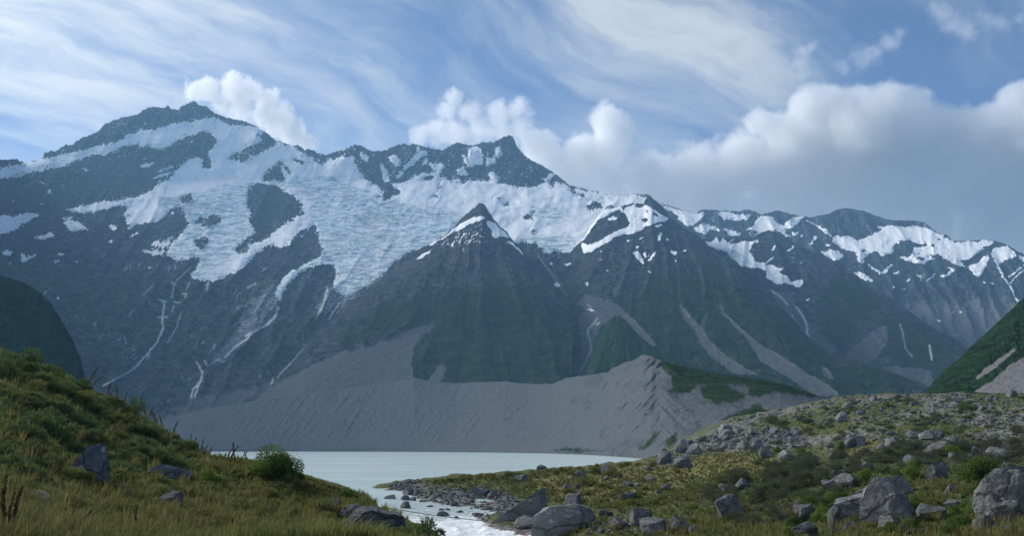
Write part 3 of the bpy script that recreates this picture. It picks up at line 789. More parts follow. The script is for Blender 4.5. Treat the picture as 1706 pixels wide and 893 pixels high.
sheet('first_spur', [(840, 430), (860, 425), (880, 420), (905, 421), (930, 424), (950, 420), (962, 408), (968, 403), (975, 394), (985, 374), (1000, 356), (1012, 350), (1022, 347), (1036, 343), (1055, 338), (1072, 339), (1078, 328), (1083, 325), (1090, 333), (1100, 340), (1108, 350), (1116, 362),
                      (1140, 380), (1155, 388), (1175, 403), (1180, 410), (1200, 425), (1234, 446), (1262, 475), (1280, 494), (1300, 510), (1320, 530), (1335, 548), (1350, 563), (1370, 579), (1400, 592), (1450, 608), (1500, 626), (1540, 640), (1580, 664)],
      [(840, 680), (1580, 680)], lambda px, py, ty: b3(py) + 200 * np.exp(-(py - ty) / 30) + 260 * sstep(1010, 900, px), ROCK, 1.5, 1.5, 2.2, 5.0, relief3,
      lambda px, py, ty: (np.maximum(sample(SN3, px, py, 2.0, 8), sample(WET3, px, py) * .0), np.clip(sample(VEG3, px, py, 16, 30) * 0.85 + sample(TUSS3, px, py), 0, 1), sample(SCR3, px, py, 2.5, 12)),
      lambda px, py, ty: (None, streaks(px * .8 - py * .5, py * .8 + px * .5, px, py, 163, .35), sample(WET3, px, py) * .85))

# small green knoll in front of it
VEGK = fill([[(900, 500), (1300, 500), (1300, 700), (900, 700)]], 2)
bk = table((700, 1950), (640, 2100), (600, 2250), (560, 2400), (525, 2560))
sheet('green_knoll', [(955, 660), (968, 640), (980, 612), (986, 590), (994, 566), (1004, 548), (1020, 530), (1032, 525), (1042, 534), (1058, 552), (1075, 568), (1100, 588), (1130, 602), (1160, 612), (1210, 628), (1240, 660)],
      [(955, 690), (1240, 690)], lambda px, py, ty: bk(py) + 90 * np.exp(-(py - ty) / 30), GREENHILL, 1.7, 1.7, 1.2, 6.0, fan(1030, 480, 9, 60, 101, 0.016),
      lambda px, py, ty: (None, np.full_like(px, 0.95), None), None)

# ======================================================================== central spur
SN2 = fill([[(712, 409), (722, 403), (738, 395), (757, 380), (770, 371), (786, 363), (800, 359), (810, 362), (803, 367), (793, 369), (780, 374), (770, 381), (756, 387), (744, 394), (730, 402), (718, 410)],
            [(811, 366), (822, 371), (833, 380), (846, 391), (848, 398), (839, 394), (831, 393), (826, 398), (819, 392), (821, 385), (813, 376)],
            [(690, 433), (702, 424), (720, 415), (718, 419), (700, 431)], [(840, 400), (852, 403), (862, 412), (876, 425), (870, 424), (856, 411)]], 1.2)
SN2N = fill([[(716, 412), (745, 393), (772, 381), (806, 370), (812, 385), (800, 404), (786, 410), (778, 424), (766, 414), (742, 416)]], 5)
SCR2 = fill([[(380, 700), (450, 645), (520, 610), (560, 590), (620, 575), (690, 545), (735, 538), (690, 575), (686, 600), (690, 640), (690, 700)], [(720, 625), (735, 600), (745, 610), (735, 640), (715, 640)],
             [(880, 440), (895, 462), (905, 485), (902, 490), (890, 468)]], 4)
BRN2 = fill([[(555, 605), (590, 580), (612, 565), (602, 580), (575, 600)], [(620, 590), (650, 575), (640, 590)]], 2.5)
VEG2 = fill([[(560, 560), (640, 500), (720, 480), (800, 470), (890, 470), (950, 520), (985, 600), (950, 660), (680, 660), (690, 580), (740, 540), (640, 560), (560, 600)]], 16)
TUS2 = fill([[(660, 600), (700, 570), (732, 545), (722, 570), (705, 600), (690, 635), (700, 630), (690, 575), (672, 600)], [(735, 635), (745, 605), (790, 590), (815, 575), (800, 600), (775, 625), (770, 640)], [(690, 600), (720, 600), (725, 632), (690, 632)],
             [(860, 530), (880, 525), (870, 540)], [(890, 500), (905, 510), (910, 520), (895, 508)], [(880, 560), (925, 540), (930, 560), (890, 580)]], 3)
b2 = table((720, 1950), (700, 2000), (660, 2150), (640, 2250), (560, 2650), (480, 2980), (420, 3300), (380, 3550), (337, 3820))
f2 = fan(808, 240, 17, 190, 111, 0.026)


def relief2(px, py, ty):
    return f2(px, py, ty) * (1 - .9 * sample(SCR2, px, py)) * (1 - .4 * sample(SN2, px, py)) + 0.004 * sample(SCR2, px, py)


sheet('central_spur', [(360, 700), (400, 672), (430, 655), (460, 640), (480, 622), (500, 590), (520, 562), (545, 540), (560, 524), (580, 504), (600, 489), (640, 464), (660, 445), (680, 428), (700, 414), (720, 405), (740, 392), (755, 379),
                        (768, 364), (778, 356), (790, 347), (800, 337), (805, 339), (813, 349), (816, 356), (826, 369), (835, 380), (845, 388), (850, 396), (862, 407), (874, 420), (884, 434), (900, 454), (925, 478),
                        (938, 494), (950, 512), (962, 532), (972, 550), (980, 572), (978, 594), (965, 620), (955, 660)],
      [(360, 720), (955, 690)], lambda px, py, ty: b2(py) + 260 * np.exp(-(py - ty) / 35), ROCK, 1.5, 1.5, 3.2, 7.0, relief2,
      lambda px, py, ty: (np.maximum(sample(SN2, px, py, 2.6, 8), sample(SN2N, px, py) * 1.15 * sstep(.50, .66, ridged((px - py * .6) / 17 + 3.3, (py + px * .5) / 8.5, 4, .6, 181))), np.clip(sample(VEG2, px, py, 18, 34) * 0.85 + sample(TUS2, px, py, 5, 14), 0, 1) * (1 - sample(BRN2, px, py)), np.clip(sample(SCR2, px, py, 6, 18), 0, 1)),
      lambda px, py, ty: (None, streaks(px * .8 + py * .5 * np.sign(808 - px), py, px, py, 171, .3), None))

# ======================================================================== moraine wall across the lake
VEG8 = fill([[(1098, 606), (1105, 601), (1140, 610), (1200, 623), (1260, 630), (1300, 638), (1345, 652), (1375, 664), (1330, 658), (1280, 650), (1220, 640), (1170, 640), (1120, 642), (1118, 622), (1108, 618)],
             [(1112, 650), (1150, 634), (1160, 640), (1150, 655), (1118, 655)], [(1165, 645), (1200, 640), (1240, 655), (1240, 668), (1190, 672), (1170, 660)],
             [(1062, 752), (1080, 735), (1100, 715), (1095, 728), (1078, 748)], [(1105, 738), (1130, 718), (1125, 735), (1115, 745)], [(1195, 700), (1230, 690), (1260, 675), (1290, 690), (1250, 705)],
             [(1250, 640), (1290, 655), (1250, 662)], [(895, 748), (960, 748), (1010, 752), (960, 754)]], 2.5)
SCR8 = np.ones((MH, MW), np.float32)
DRK8 = fill([[(180, 748), (520, 748), (530, 753), (180, 753)]], 1.0)


def by8(px):
    return np.interp(px, [150, 600, 700, 800, 900, 960, 1010, 1080, 1120, 1200, 1300, 1420], [752, 752, 752.6, 753.7, 755.5, 757.3, 761, 769, 760, 735, 705, 690])


def r8(px, py, ty):
    rb = np.interp(px, [150, 500, 600, 700, 800, 900, 960, 1000, 1040, 1080, 1120, 1200, 1300, 1420], [1760, 1720, 1660, 1550, 1390, 1170, 1010, 870, 730, 610, 545, 500, 475, 470])
    rt = np.interp(px, [150, 500, 640, 760, 880, 960, 1020, 1060, 1085, 1110, 1200, 1420], [2120, 2060, 1990, 1860, 1640, 1420, 1220, 1080, 990, 930, 900, 900])
    by = np.interp(px, [150, 600, 700, 800, 900, 960, 1010, 1080, 1120, 1200, 1300, 1420], [752, 752, 752.6, 753.7, 755.5, 757.3, 761, 769, 760, 735, 705, 690])
    t = np.clip((by - py) / np.maximum(by - ty, 1), 0, 1)
    return rb + (rt - rb) * t ** 1.15


def relief8(px, py, ty):
    sl = np.interp(px, [200, 800, 1000, 1100, 1300], [0.8, 0.9, 0.8, 0.8, 0.3])
    u = px + py * sl
    am = np.interp(px, [200, 700, 900, 980, 1040, 1100, 1150, 1300], [0.0028, 0.0032, 0.005, 0.010, 0.020, 0.024, 0.007, 0.003])
    k = np.clip((752 - py) / 30, 0, 1) * np.clip((by8(px) - py) / 25, 0, 1)
    g = ridged((u + fbm(px / 70, py / 70, 3) * 5) / 22, (py - px * .8) / 170, 5, 0.62, 121)
    g3 = ridged((u + fbm(px / 40, py / 40, 3) * 3) / 7.5, (py - px * .8) / 90, 3, .6, 127)
    return -(am * (g - .4) + am * .35 * (g3 - .4) + 0.0022 * fbm(px / 9, py / 7, 5, .68, 125)) * k


top8 = [(150, 735), (220, 712), (280, 696), (340, 682), (400, 672), (470, 662), (540, 652), (600, 644), (650, 637), (690, 630), (720, 636), (760, 639), (800, 637), (840, 636), (880, 640), (920, 640), (945, 630),
        (965, 627), (985, 625), (1000, 622), (1012, 620), (1020, 614), (1030, 610), (1040, 604), (1052, 602), (1062, 596), (1070, 591), (1085, 593), (1092, 598), (1105, 602), (1140, 611), (1200, 624), (1260, 631), (1300, 639),
        (1345, 653), (1375, 665), (1420, 676)]
sheet('moraine_wall', top8, [(150, 756), (600, 756), (700, 757), (800, 758), (900, 760), (960, 762), (1010, 766), (1080, 774), (1120, 760), (1200, 735), (1300, 705), (1420, 690)], r8, SCREE, 1.5, 1.3, 1.2, 7.0, relief8,
      lambda px, py, ty: (None, np.clip(sample(VEG8, px, py, 4, 12) + 0.35 * (px > 1120) * sstep(0.1, .5, fbm(px / 18, py / 10, 4, .6, 8)), 0, 1), (0.5 + .5 * sstep(-.5, .6, fbm(px / 60 + py / 90, py / 30, 4, .6, 17) + .25 * (px < 950))) * (1 - np.clip(sample(VEG8, px, py, 4, 12) * 1.3 + 0.5 * (px > 1120) * sstep(0.1, .5, fbm(px / 18, py / 10, 4, .6, 8)), 0, 1))),
      lambda px, py, ty: (None, None, None), back=0.5)

# ======================================================================== dark hill on the left
tl6 = [(*ext(a, r, z)[:2],) for a, r, z in ((-60, 950, 250), (-52, 1000, 270), (-44, 1040, 270), (-38, 1080, 260), (-34, 1120, 245))]
b6 = table((900, 450), (790, 620), (700, 800), (600, 950), (459, 1200), (200, 1500))
sheet('left_hill', tl6 + [(-60, 440), (-20, 453), (0, 459), (20, 464), (40, 472), (60, 483), (85, 506), (105, 538), (122, 568), (134, 598), (141, 626), (147, 655), (156, 690), (172, 725), (195, 755), (225, 785)],
      [(tl6[0][0], 1000), (-100, 850), (150, 815), (225, 800)], lambda px, py, ty: b6(py) + 40 * np.exp(-(py - ty) / 25), BUSHY, 1.8, 1.8, 3.0, 9.0,
      lambda px, py, ty: crag(px, py, -25, 131, 0.45)[0] - 0.0022 * fbm(px / 9, py / 7, 5, .7, 133),
      lambda px, py, ty: (None, 0.98 + 0.25 * fbm(px / 40, py / 50, 4, .6, 135), None), None)

# ======================================================================== bushy hill on the right
SCR7 = fill([[(1620, 655), (1650, 636), (1680, 610), (1706, 594), (1900, 460), (1900, 660)], [(1640, 615), (1690, 580), (1694, 583), (1660, 612), (1630, 632), (1625, 630)]], 1.2)
b7 = table((700, 560), (665, 620), (640, 680), (560, 820), (495, 950), (300, 1300), (150, 1500))
sheet('right_hill', [(1500, 676), (1520, 668), (1533, 658), (1545, 648), (1570, 622), (1600, 595), (1620, 575), (1640, 557), (1660, 539), (1685, 516), (1706, 495), (1800, 420), (1950, 300), (2080, 220)],
      [(1500, 690), (2080, 690)], lambda px, py, ty: b7(py) + 60 * np.exp(-(py - ty) / 30), GREENHILL, 1.5, 1.5, 1.6, 5.0,
      lambda px, py, ty: (-0.010 * (ridged((px - py * .7) / 40, (py + px * .6) / 70, 6, .6, 141) - .4) - 0.005 * ridged(px / 8, py / 7, 4, .6, 143)) * (1 - .9 * sample(SCR7, px, py)),
      lambda px, py, ty: (None, 0.95 - sample(SCR7, px, py), sample(SCR7, px, py, 2, 10)), None)
print('mountains', round(time.time() - T0, 1))

# ======================================================================== near ground
RND = random.Random(11)
# (view x, view y, distance) on the visible ground, or (view x, None, distance, height)
GP = [
    (0, 893, 28), (0, 800, 42), (0, 700, 58), (0, 640, 70), (0, 586, 86), (0, None, 120, 14), (0, None, 220, 4),
    (100, 893, 30), (100, 800, 48), (100, 720, 62), (100, 622, 88), (100, None, 115, 11.5), (100, None, 210, 2),
    (200, 893, 32), (200, 800, 55), (200, 730, 70), (200, 674, 90), (200, None, 115, 8.5), (200, None, 200, -0.5),
    (300, 893, 34), (300, 810, 58), (300, 735, 88), (300, None, 112, 4.5), (300, None, 190, -1.4),
    (350, 768, 86), (350, None, 160, -1.2), (400, 893, 36), (400, 830, 58), (400, 774, 86), (400, None, 112, 1.6), (400, None, 150, -1.4),
    (500, 893, 38), (500, 845, 58), (500, 811, 88), (500, None, 104, 0.6), (500, None, 140, -1.6),
    (600, 893, 42), (600, 865, 58), (600, 838, 80), (600, None, 96, -0.4), (600, None, 130, -1.6),
    (680, 893, 48), (670, 866, 66), (690, None, 84, -1.4), (740, 897, 55), (770, None, 66, -1.4), (800, None, 80, -1.5), (840, None, 70, -1.6), (900, None, 60, -1.4), (960, None, 52, -1.2),
    (640, None, 160, -1.3), (560, None, 230, -1.8), (700, None, 115, -1.0), (760, None, 104, -0.75), (830, None, 88, -1.0),
    (648, 808, 186), (690, 801, 195), (760, 795, 206), (830, 789, 218), (900, 784, 240), (1000, 776, 290), (1080, 768, 350),
    (650, None, 230, -1.5), (760, None, 260, -1.5), (900, None, 300, -1.6), (1000, None, 350, -1.6), (1065, None, 410, -1.6), (600, None, 400, -3), (900, None, 450, -3), (300, None, 400, -3),
    (690, None, 150, -0.25), (740, None, 130, -0.2), (800, None, 112, -0.1), (846, 866, 100), (830, None, 84, -1.2), (868, None, 79, -1.1), (890, None, 75, -0.9), (975, 893, 76),
    (850, 824, 148), (920, 840, 122), (1000, 893, 74), (1000, 840, 120), (1000, 800, 190),
    (1100, 893, 68), (1100, 840, 115), (1100, 790, 210), (1100, 760, 320), (1118, 745, 385), (1118, None, 470, 4),
    (1200, 893, 62), (1200, 840, 105), (1200, 800, 165), (1200, 765, 240), (1200, 730, 330), (1200, 704, 425), (1200, None, 500, 14),
    (1300, 893, 58), (1300, 840, 98), (1300, 790, 165), (1300, 750, 240), (1300, 715, 320), (1300, 683, 415), (1300, None, 500, 20),
    (1400, 893, 54), (1400, 840, 90), (1400, 785, 158), (1400, 740, 220), (1400, 700, 300), (1400, 663, 400), (1400, None, 500, 22),
    (1500, 893, 52), (1500, 835, 84), (1500, 780, 138), (1500, 735, 200), (1500, 700, 262), (1500, 657, 370), (1500, None, 480, 21),
    (1600, 893, 50), (1600, 835, 78), (1600, 780, 125), (1600, 735, 180), (1600, 700, 240), (1600, 657, 340), (1600, None, 450, 20),
    (1706, 893, 46), (1706, 830, 70), (1706, 780, 110), (1706, 735, 165), (1706, 697, 225), (1706, 657, 320), (1706, None, 430, 19),
    (1900, None, 60, 6), (1900, None, 150, 10), (1900, None, 320, 30), (-250, None, 60, 13), (-250, None, 120, 24), (-250, None, 25, 6.5), (400, None, 16, 6.2), (853, None, 16, 5.6), (1300, None, 16, 5.4), (1000, None, 34, 2.8),
    (1500, None, 28, 4.6), (700, None, 30, 4.9),
]
pts, zs = [], []
for g in GP:
    if g[1] is None:
        ux, uy, _ = ray(g[0], 700)
        z = g[3]
    else:
        ux, uy, s = ray(g[0], g[1])
        z = CAMZ + s * g[2]
    pts.append((math.atan2(ux, uy) * 3.2, math.log(g[2])))
    zs.append(z)
pts, zs = np.array(pts), np.array(zs)


def tps_k(d2):
    return 0.5 * d2 * np.log(np.maximum(d2, 1e-12))


n_ = len(pts)
A_ = np.zeros((n_ + 3, n_ + 3))
A_[:n_, :n_] = tps_k(((pts[:, None] - pts[None]) ** 2).sum(-1)) + np.eye(n_) * 1e-4
A_[:n_, n_:] = np.c_[np.ones(n_), pts]
A_[n_:, :n_] = A_[:n_, n_:].T
W_ = np.linalg.solve(A_, np.r_[zs, 0, 0, 0])


def tps(az, r):
    p = np.stack([az.ravel() * 3.2, np.log(r.ravel())], -1)
    o = W_[n_] + p @ W_[n_ + 1:]
    for k in range(n_):
        o += W_[k] * tps_k(((p - pts[k]) ** 2).sum(-1))
    return o.reshape(az.shape)


G_R = np.exp(np.arange(math.log(13), math.log(540), 0.0105))
G_AZ = np.concatenate([np.arange(-0.80, -0.53, 0.012), np.arange(-0.53, 0.535, 0.0021), np.arange(0.54, 0.80, 0.012)])
AZc, Rc = np.meshgrid(G_AZ[::6], G_R[::6])
coarse = tps(AZc, Rc)
ia = np.interp(G_AZ, G_AZ[::6], np.arange(len(G_AZ[::6])))
ir = np.interp(np.log(G_R), np.log(G_R[::6]), np.arange(len(G_R[::6])))
a0, r0 = np.minimum(ia.astype(int), coarse.shape[1] - 2), np.minimum(ir.astype(int), coarse.shape[0] - 2)
fa, fr = (ia - a0)[None], (ir - r0)[:, None]
GZ = ((coarse[r0][:, a0] * (1 - fa) + coarse[r0][:, a0 + 1] * fa) * (1 - fr) + (coarse[r0 + 1][:, a0] * (1 - fa) + coarse[r0 + 1][:, a0 + 1] * fa) * fr)
AZ2, R2 = np.meshgrid(G_AZ, G_R)
GX, GY = np.sin(AZ2) * R2, np.cos(AZ2) * R2
GPX, GPY = to_px(GX, GY, GZ)

RUB = fill([[(1090, 765), (1130, 735), (1200, 700), (1330, 672), (1420, 655), (1720, 650), (1720, 745), (1600, 742), (1480, 738), (1360, 752), (1200, 756)], [(640, 812), (650, 804), (690, 799), (716, 806), (780, 815), (850, 818), (872, 836), (850, 862), (800, 864), (700, 840), (650, 820)],
            [(1085, 768), (1110, 755), (1130, 740), (1200, 718), (1290, 712), (1335, 722), (1352, 744), (1300, 752), (1200, 750), (1140, 772), (1105, 782)],
            [(1170, 716), (1250, 688), (1330, 676), (1400, 660), (1500, 655), (1720, 652), (1720, 722), (1640, 712), (1560, 712), (1500, 700), (1450, 694), (1390, 700), (1300, 712)],
            [(960, 893), (980, 872), (1040, 850), (1150, 868), (1180, 893)], [(1370, 893), (1400, 830), (1520, 800), (1540, 893)], [(1600, 893), (1640, 840), (1706, 800), (1720, 893)]], 5)
GRNR = fill([[(1340, 690), (1420, 672), (1530, 668), (1540, 680), (1440, 690), (1380, 700)], [(1240, 706), (1330, 690), (1420, 700), (1400, 720), (1300, 720), (1250, 712)], [(1480, 715), (1580, 700), (1640, 715), (1560, 735), (1490, 730)],
             [(1600, 660), (1706, 652), (1706, 666), (1640, 672)]], 5)
GLD = fill([[(1120, 772), (1180, 756), (1300, 750), (1345, 765), (1260, 800), (1160, 806), (1100, 796)], [(860, 800), (960, 780), (1100, 772), (1150, 800), (1080, 835), (900, 828)], [(1390, 745), (1470, 735), (1500, 750), (1420, 765)],
            [(0, 800), (180, 790), (400, 800), (560, 830), (640, 870), (640, 893), (0, 893)]], 10)
DRK = fill([[(1150, 832), (1180, 800), (1250, 792), (1310, 770), (1420, 760), (1500, 740), (1706, 735), (1706, 800), (1600, 800), (1500, 798), (1450, 800), (1400, 850), (1300, 900), (1200, 875)],
            [(0, 590), (60, 600), (160, 650), (250, 705), (330, 750), (240, 790), (100, 795), (0, 780)]], 10)

hum = 0.16 * fbm(GX / 2.3, GY / 2.3, 4, 0.55, 201) + 0.42 * fbm(GX / 8, GY / 8, 3, 0.5, 205) * np.clip(R2 / 70, 0.3, 2.2)
rubm = sample(RUB, GPX, GPY)
hum = hum + rubm * 0.5 * np.clip(R2 / 150, 0.25, 2.6) * (ridged(GX / 11, GY / 11, 4, 0.55, 207) - 0.4)
wetlow = np.clip((GZ + 0.6) / 1.0, 0.15, 1)
GZ = GZ + hum * wetlow
GPX, GPY = to_px(GX, GY, GZ)
NR, NA = GZ.shape
DAZ = None


def ground_z(x, y):
    az, r = np.arctan2(x, y), np.hypot(x, y)
    fi = np.clip(np.interp(az, G_AZ, np.arange(NA)), 0, NA - 1.001)
    fj = np.clip(np.interp(np.log(r), np.log(G_R), np.arange(NR)), 0, NR - 1.001)
    i, j = fi.astype(int), fj.astype(int)
    u, v = fi - i, fj - j
    return (GZ[j, i] * (1 - u) + GZ[j, i + 1] * u) * (1 - v) + (GZ[j + 1, i] * (1 - u) + GZ[j + 1, i + 1] * u) * v


def hit(px, py, level=None):
    """where the sight line first meets the ground (or the water level)"""
    ux, uy, s = [float(v) for v in ray(px, py)]
    zc = ground_z(ux * G_R, uy * G_R)
    if level is not None:
        zc = np.maximum(zc, level)
    d = zc - (CAMZ + s * G_R)
    k = int(np.argmax(d >= 0)) if (d >= 0).any() else int(np.argmax(d[60:]) + 60)
    if k > 0 and d[k] >= 0:
        t = d[k - 1] / (d[k - 1] - d[k]) if d[k - 1] < 0 else 0
        r = G_R[k - 1] + (G_R[k] - G_R[k - 1]) * t
    else:
        r = G_R[k]
    x, y = ux * r, uy * r
    z = float(ground_z(np.array(x), np.array(y)))
    return x, y, z, r


def grass_ground(q, out):
    pos = q.n('ShaderNodeNewGeometry').outputs['Position']
    sc = q.n('ShaderNodeSeparateColor')
    q.put(sc.inputs[0], q.attr('cover', 'Color'))
    rub, gold, dark = sc.outputs
    n1 = q.noise(pos, 0.35, 6, 0.6)
    n2 = q.noise(pos, 2.4, 6, 0.65)
    n3 = q.noise(pos, 11.0, 4, 0.65)
    g = q.mix(q.remap(n2, 0.35, 0.65), (0.045, 0.064, 0.022), (0.136, 0.147, 0.051))
    gy = q.mix(q.remap(n3, 0.35, 0.65), (0.120, 0.109, 0.035), (0.240, 0.216, 0.088))
    g = q.mix(q.remap(q.math('ADD', gold, q.math('MULTIPLY', q.math('SUBTRACT', n1, 0.5), 1.4)), 0.35, 0.75), g, gy)
    g = q.mix(q.math('MULTIPLY', q.remap(n1, 0.55, 0.7), 0.5), g, (0.144, 0.096, 0.056))
    g = q.mix(q.math('MULTIPLY', dark, 0.55), g, (0.042, 0.048, 0.035))
    g = q.mix(q.math('MULTIPLY', q.remap(n3, 0.55, 0.72), 0.7), g, (0.029, 0.035, 0.014))
    vd = q.voro(pos, 1.3)
    vc = q.voro(pos, 1.3, out='Color')
    st = q.mix(q.remap(n3, 0.3, 0.7), (0.160, 0.163, 0.160), (0.384, 0.381, 0.368))
    st = q.mix(0.35, st, vc, 'MULTIPLY')
    st = q.mix(q.remap(vd, 0.42, 0.7), st, (0.096, 0.093, 0.083))
    f = q.remap(q.math('ADD', rub, q.math('MULTIPLY', q.math('SUBTRACT', q.noise(pos, 0.8, 6, 0.7), 0.5), 1.5)), 0.42, 0.62)
    col = q.mix(f, g, st)
    h = q.math('ADD', q.math('MULTIPLY', n2, 0.6), q.math('ADD', q.math('MULTIPLY', n3, 0.2), q.math('MULTIPLY', q.math('SUBTRACT', 1.0, vd), 0.35)))
    surface(q, out, col, 0.95, q.bump(h, 0.9, 0.5), 0.15)


GRASSY = material('alpine meadow ground', grass_ground)
me = quick_mesh('ground', np.stack([GX, GY, GZ], -1).reshape(-1, 3), grid_quads(NR, NA)[:, ::-1])
rubv = np.clip(sample(RUB, GPX, GPY, 8, 20) * (0.62 + 0.3 * fbm(GX / 30, GY / 30, 3, .5, 209)) - sample(GRNR, GPX, GPY, 8, 20) * 0.6, 0, 1)
rubv = np.maximum(rubv, sstep(0.25, -0.1, GZ) * (GPX > 560))
set_attr(me, 'cover', [rubv.ravel(), sample(GLD, GPX, GPY, 12, 30).ravel(), sample(DRK, GPX, GPY, 10, 30).ravel()])
me.materials.append(GRASSY)
link('ground', me, kind='structure')

# valley floor under everything
fl = quick_mesh('valley_floor', np.array([(-6400, -600, -13), (6400, -600, -13), (6400, 9200, -13), (-6400, 9200, -13)], float), np.array([[0, 1, 2, 3]]))
fl.materials.append(SCREE)
link('valley_floor', fl, kind='structure')


# ---------------------------------------------------------------- lake and river
def lake_mat(q, out):
    pos = q.n('ShaderNodeNewGeometry').outputs['Position']
    st = q.noise(q.vec('MULTIPLY', pos, (0.012, 0.04, 1.0)), 1.0, 5, 0.6, 0.8)
    st2 = q.noise(q.vec('MULTIPLY', pos, (0.006, 0.04, 1.0)), 1.0, 4, 0.6, 1.0)
    col = q.mix(q.remap(st, 0.38, 0.62), (0.57, 0.70, 0.67), (0.70, 0.80, 0.77))
    col = q.mix(q.math('MULTIPLY', q.remap(st2, 0.54, 0.68), 0.5), col, (0.45, 0.56, 0.56))
    h = q.math('ADD', q.noise(pos, 0.9, 4, 0.6), q.math('MULTIPLY', q.noise(q.vec('MULTIPLY', pos, (1, 2.2, 1)), 0.16, 3, 0.6), 2.0))
    surface(q, out, col, 0.22, q.bump(h, 0.55, 0.35), 0.5)


def river_mat(q, out):
    pos = q.n('ShaderNodeNewGeometry').outputs['Position']
    f = q.attr('cover', 'Color')
    sc = q.n('ShaderNodeSeparateColor')
    q.put(sc.inputs[0], f)
    n = q.noise(q.vec('MULTIPLY', pos, (1.0, 0.55, 1.0)), 1.3, 6, 0.7, 0.4)
    foam = q.remap(q.math('ADD', q.math('MULTIPLY', sc.outputs[0], 0.42), n), 0.60, 0.80)
    col = q.mix(q.remap(q.noise(pos, 0.35, 4), 0.3, 0.7), (0.50, 0.61, 0.58), (0.62, 0.70, 0.67))
    col = q.mix(foam, col, (0.86, 0.89, 0.89))
    surface(q, out, col, q.remap(foam, 0, 1, 0.2, 0.6), q.bump(q.noise(pos, 2.2, 5, 0.65), 0.8, 0.3), 0.5)


LAKE_R = 136.0


def river_level(r):
    return -0.42 * sstep(LAKE_R, 70, r)


lr = np.exp(np.linspace(math.log(LAKE_R), math.log(1900), 90))
la = np.linspace(-0.78, 0.60, 160)
a_, r_ = np.meshgrid(la, lr)
me = quick_mesh('lake', np.stack([np.sin(a_) * r_, np.cos(a_) * r_, a_ * 0], -1).reshape(-1, 3), grid_quads(*a_.shape)[:, ::-1])
me.materials.append(material('milky glacier water', lake_mat))
link('lake', me, kind='structure')
rr = np.linspace(42, LAKE_R, 260)
ra = np.linspace(-0.24, 0.16, 260)
a_, r_ = np.meshgrid(ra, rr)
rx, ry = np.sin(a_) * r_, np.cos(a_) * r_
rapid = sstep(118, 92, r_) * (0.65 + 0.5 * fbm(rx / 7, ry / 12, 3, .5, 301)) + 0.25 * sstep(150, 110, r_)
rz = river_level(r_) + rapid * (0.30 * ridged(rx / 3.2 + ry * .05, ry / 2.6, 4, 0.55, 303) + 0.08 * fbm(rx / 1.1, ry / 1.1, 3, .5, 305) - 0.08) * sstep(LAKE_R, 125, r_)
me = quick_mesh('river', np.stack([rx, ry, rz], -1).reshape(-1, 3), grid_quads(*a_.shape)[:, ::-1])
set_attr(me, 'cover', [np.clip(rapid, 0, 1).ravel()])
me.materials.append(material('rapids', river_mat))
link('river', me, kind='structure')
print('ground', round(time.time() - T0, 1))

# ======================================================================== boulders
def rock_mat(q, out):
    tc = q.n('ShaderNodeTexCoord').outputs['Object']
    inf = q.n('ShaderNodeObjectInfo')
    p = q.vec('ADD', tc, q.vec('SCALE', inf.outputs['Location'], s=0.37))
    n1 = q.noise(p, 0.9, 6, 0.62)
    n2 = q.noise(p, 4.5, 6, 0.68)
    n3 = q.noise(p, 16.0, 3, 0.6)
    col = q.mix(q.remap(n1, 0.32, 0.68), (0.130, 0.137, 0.146), (0.280, 0.287, 0.290))
    col = q.mix(q.math('MULTIPLY', q.remap(n2, 0.42, 0.62), 0.55), col, (0.075, 0.079, 0.084))
    crk = q.remap(q.voro(q.vec('ADD', p, q.vec('SCALE', q.noise(p, 2.0, 4, color=True), s=0.5)), 1.3, 'DISTANCE_TO_EDGE'), 0.0, 0.045)
    col = q.mix(q.math('MULTIPLY', q.math('SUBTRACT', 1.0, crk), 0.6), col, (0.037, 0.037, 0.039))
    col = q.mix(q.math('MULTIPLY', q.remap(n2, 0.57, 0.66), 0.8), col, (0.491, 0.504, 0.483))
    col = q.mix(q.math('MULTIPLY', q.remap(q.noise(p, 2.1, 5, 0.7), 0.6, 0.72), 0.5), col, (0.177, 0.157, 0.116))
    v = q.math('MULTIPLY', q.math('SUBTRACT', inf.outputs['Random'], 0.5), 0.5)
    col = q.mix(q.math('ABSOLUTE', v), col, q.mix(q.math('GREATER_THAN', v, 0.0), (0.137, 0.146, 0.163), (0.354, 0.341, 0.320)))
    h = q.math('ADD', q.math('ADD', n2, q.math('MULTIPLY', crk, 0.25)), q.math('MULTIPLY', n3, 0.35))
    surface(q, out, col, 0.9, q.bump(h, 1.0, 0.3), 0.08)


ROCKM = material('lichen spotted greywacke', rock_mat)


def rock_mesh(name, seed, sub=3, cuts=11, rough=0.10, flat=0.0, taper=0.0):
    """angular boulder: a ball cut by planes, then roughened; unit size, base at z = -0.25"""
    rs = np.random.RandomState(seed)
    bm = bmesh.new()
    bmesh.ops.create_icosphere(bm, subdivisions=sub, radius=1.0)
    co = np.array([v.co[:] for v in bm.verts])
    faces = np.array([[v.index for v in f.verts] for f in bm.faces])
    bm.free()
    for _ in range(cuts):
        n = rs.normal(size=3)
        n /= np.linalg.norm(n)
        d = rs.uniform(0.38, 0.80)
        o = co @ n - d
        m = o > 0
        co[m] -= np.outer(o[m] * 0.985, n)
    co -= co.mean(0)
    co /= np.abs(co).max(0)
    if taper:
        co[:, 0] += taper * co[:, 2]
    nx = fbm(co[:, 0] * 1.7 + seed, co[:, 1] * 1.7 + co[:, 2] * 1.3, 5, 0.6, seed % 50)
    ny = fbm(co[:, 1] * 1.9 - seed, co[:, 2] * 1.9, 5, 0.6, seed % 50 + 3)
    co *= (1 + rough * nx)[:, None]
    co[:, 2] += rough * 0.5 * ny
    me = quick_mesh(name, co, faces, smooth=False)
    me.materials.append(ROCKM)
    return me


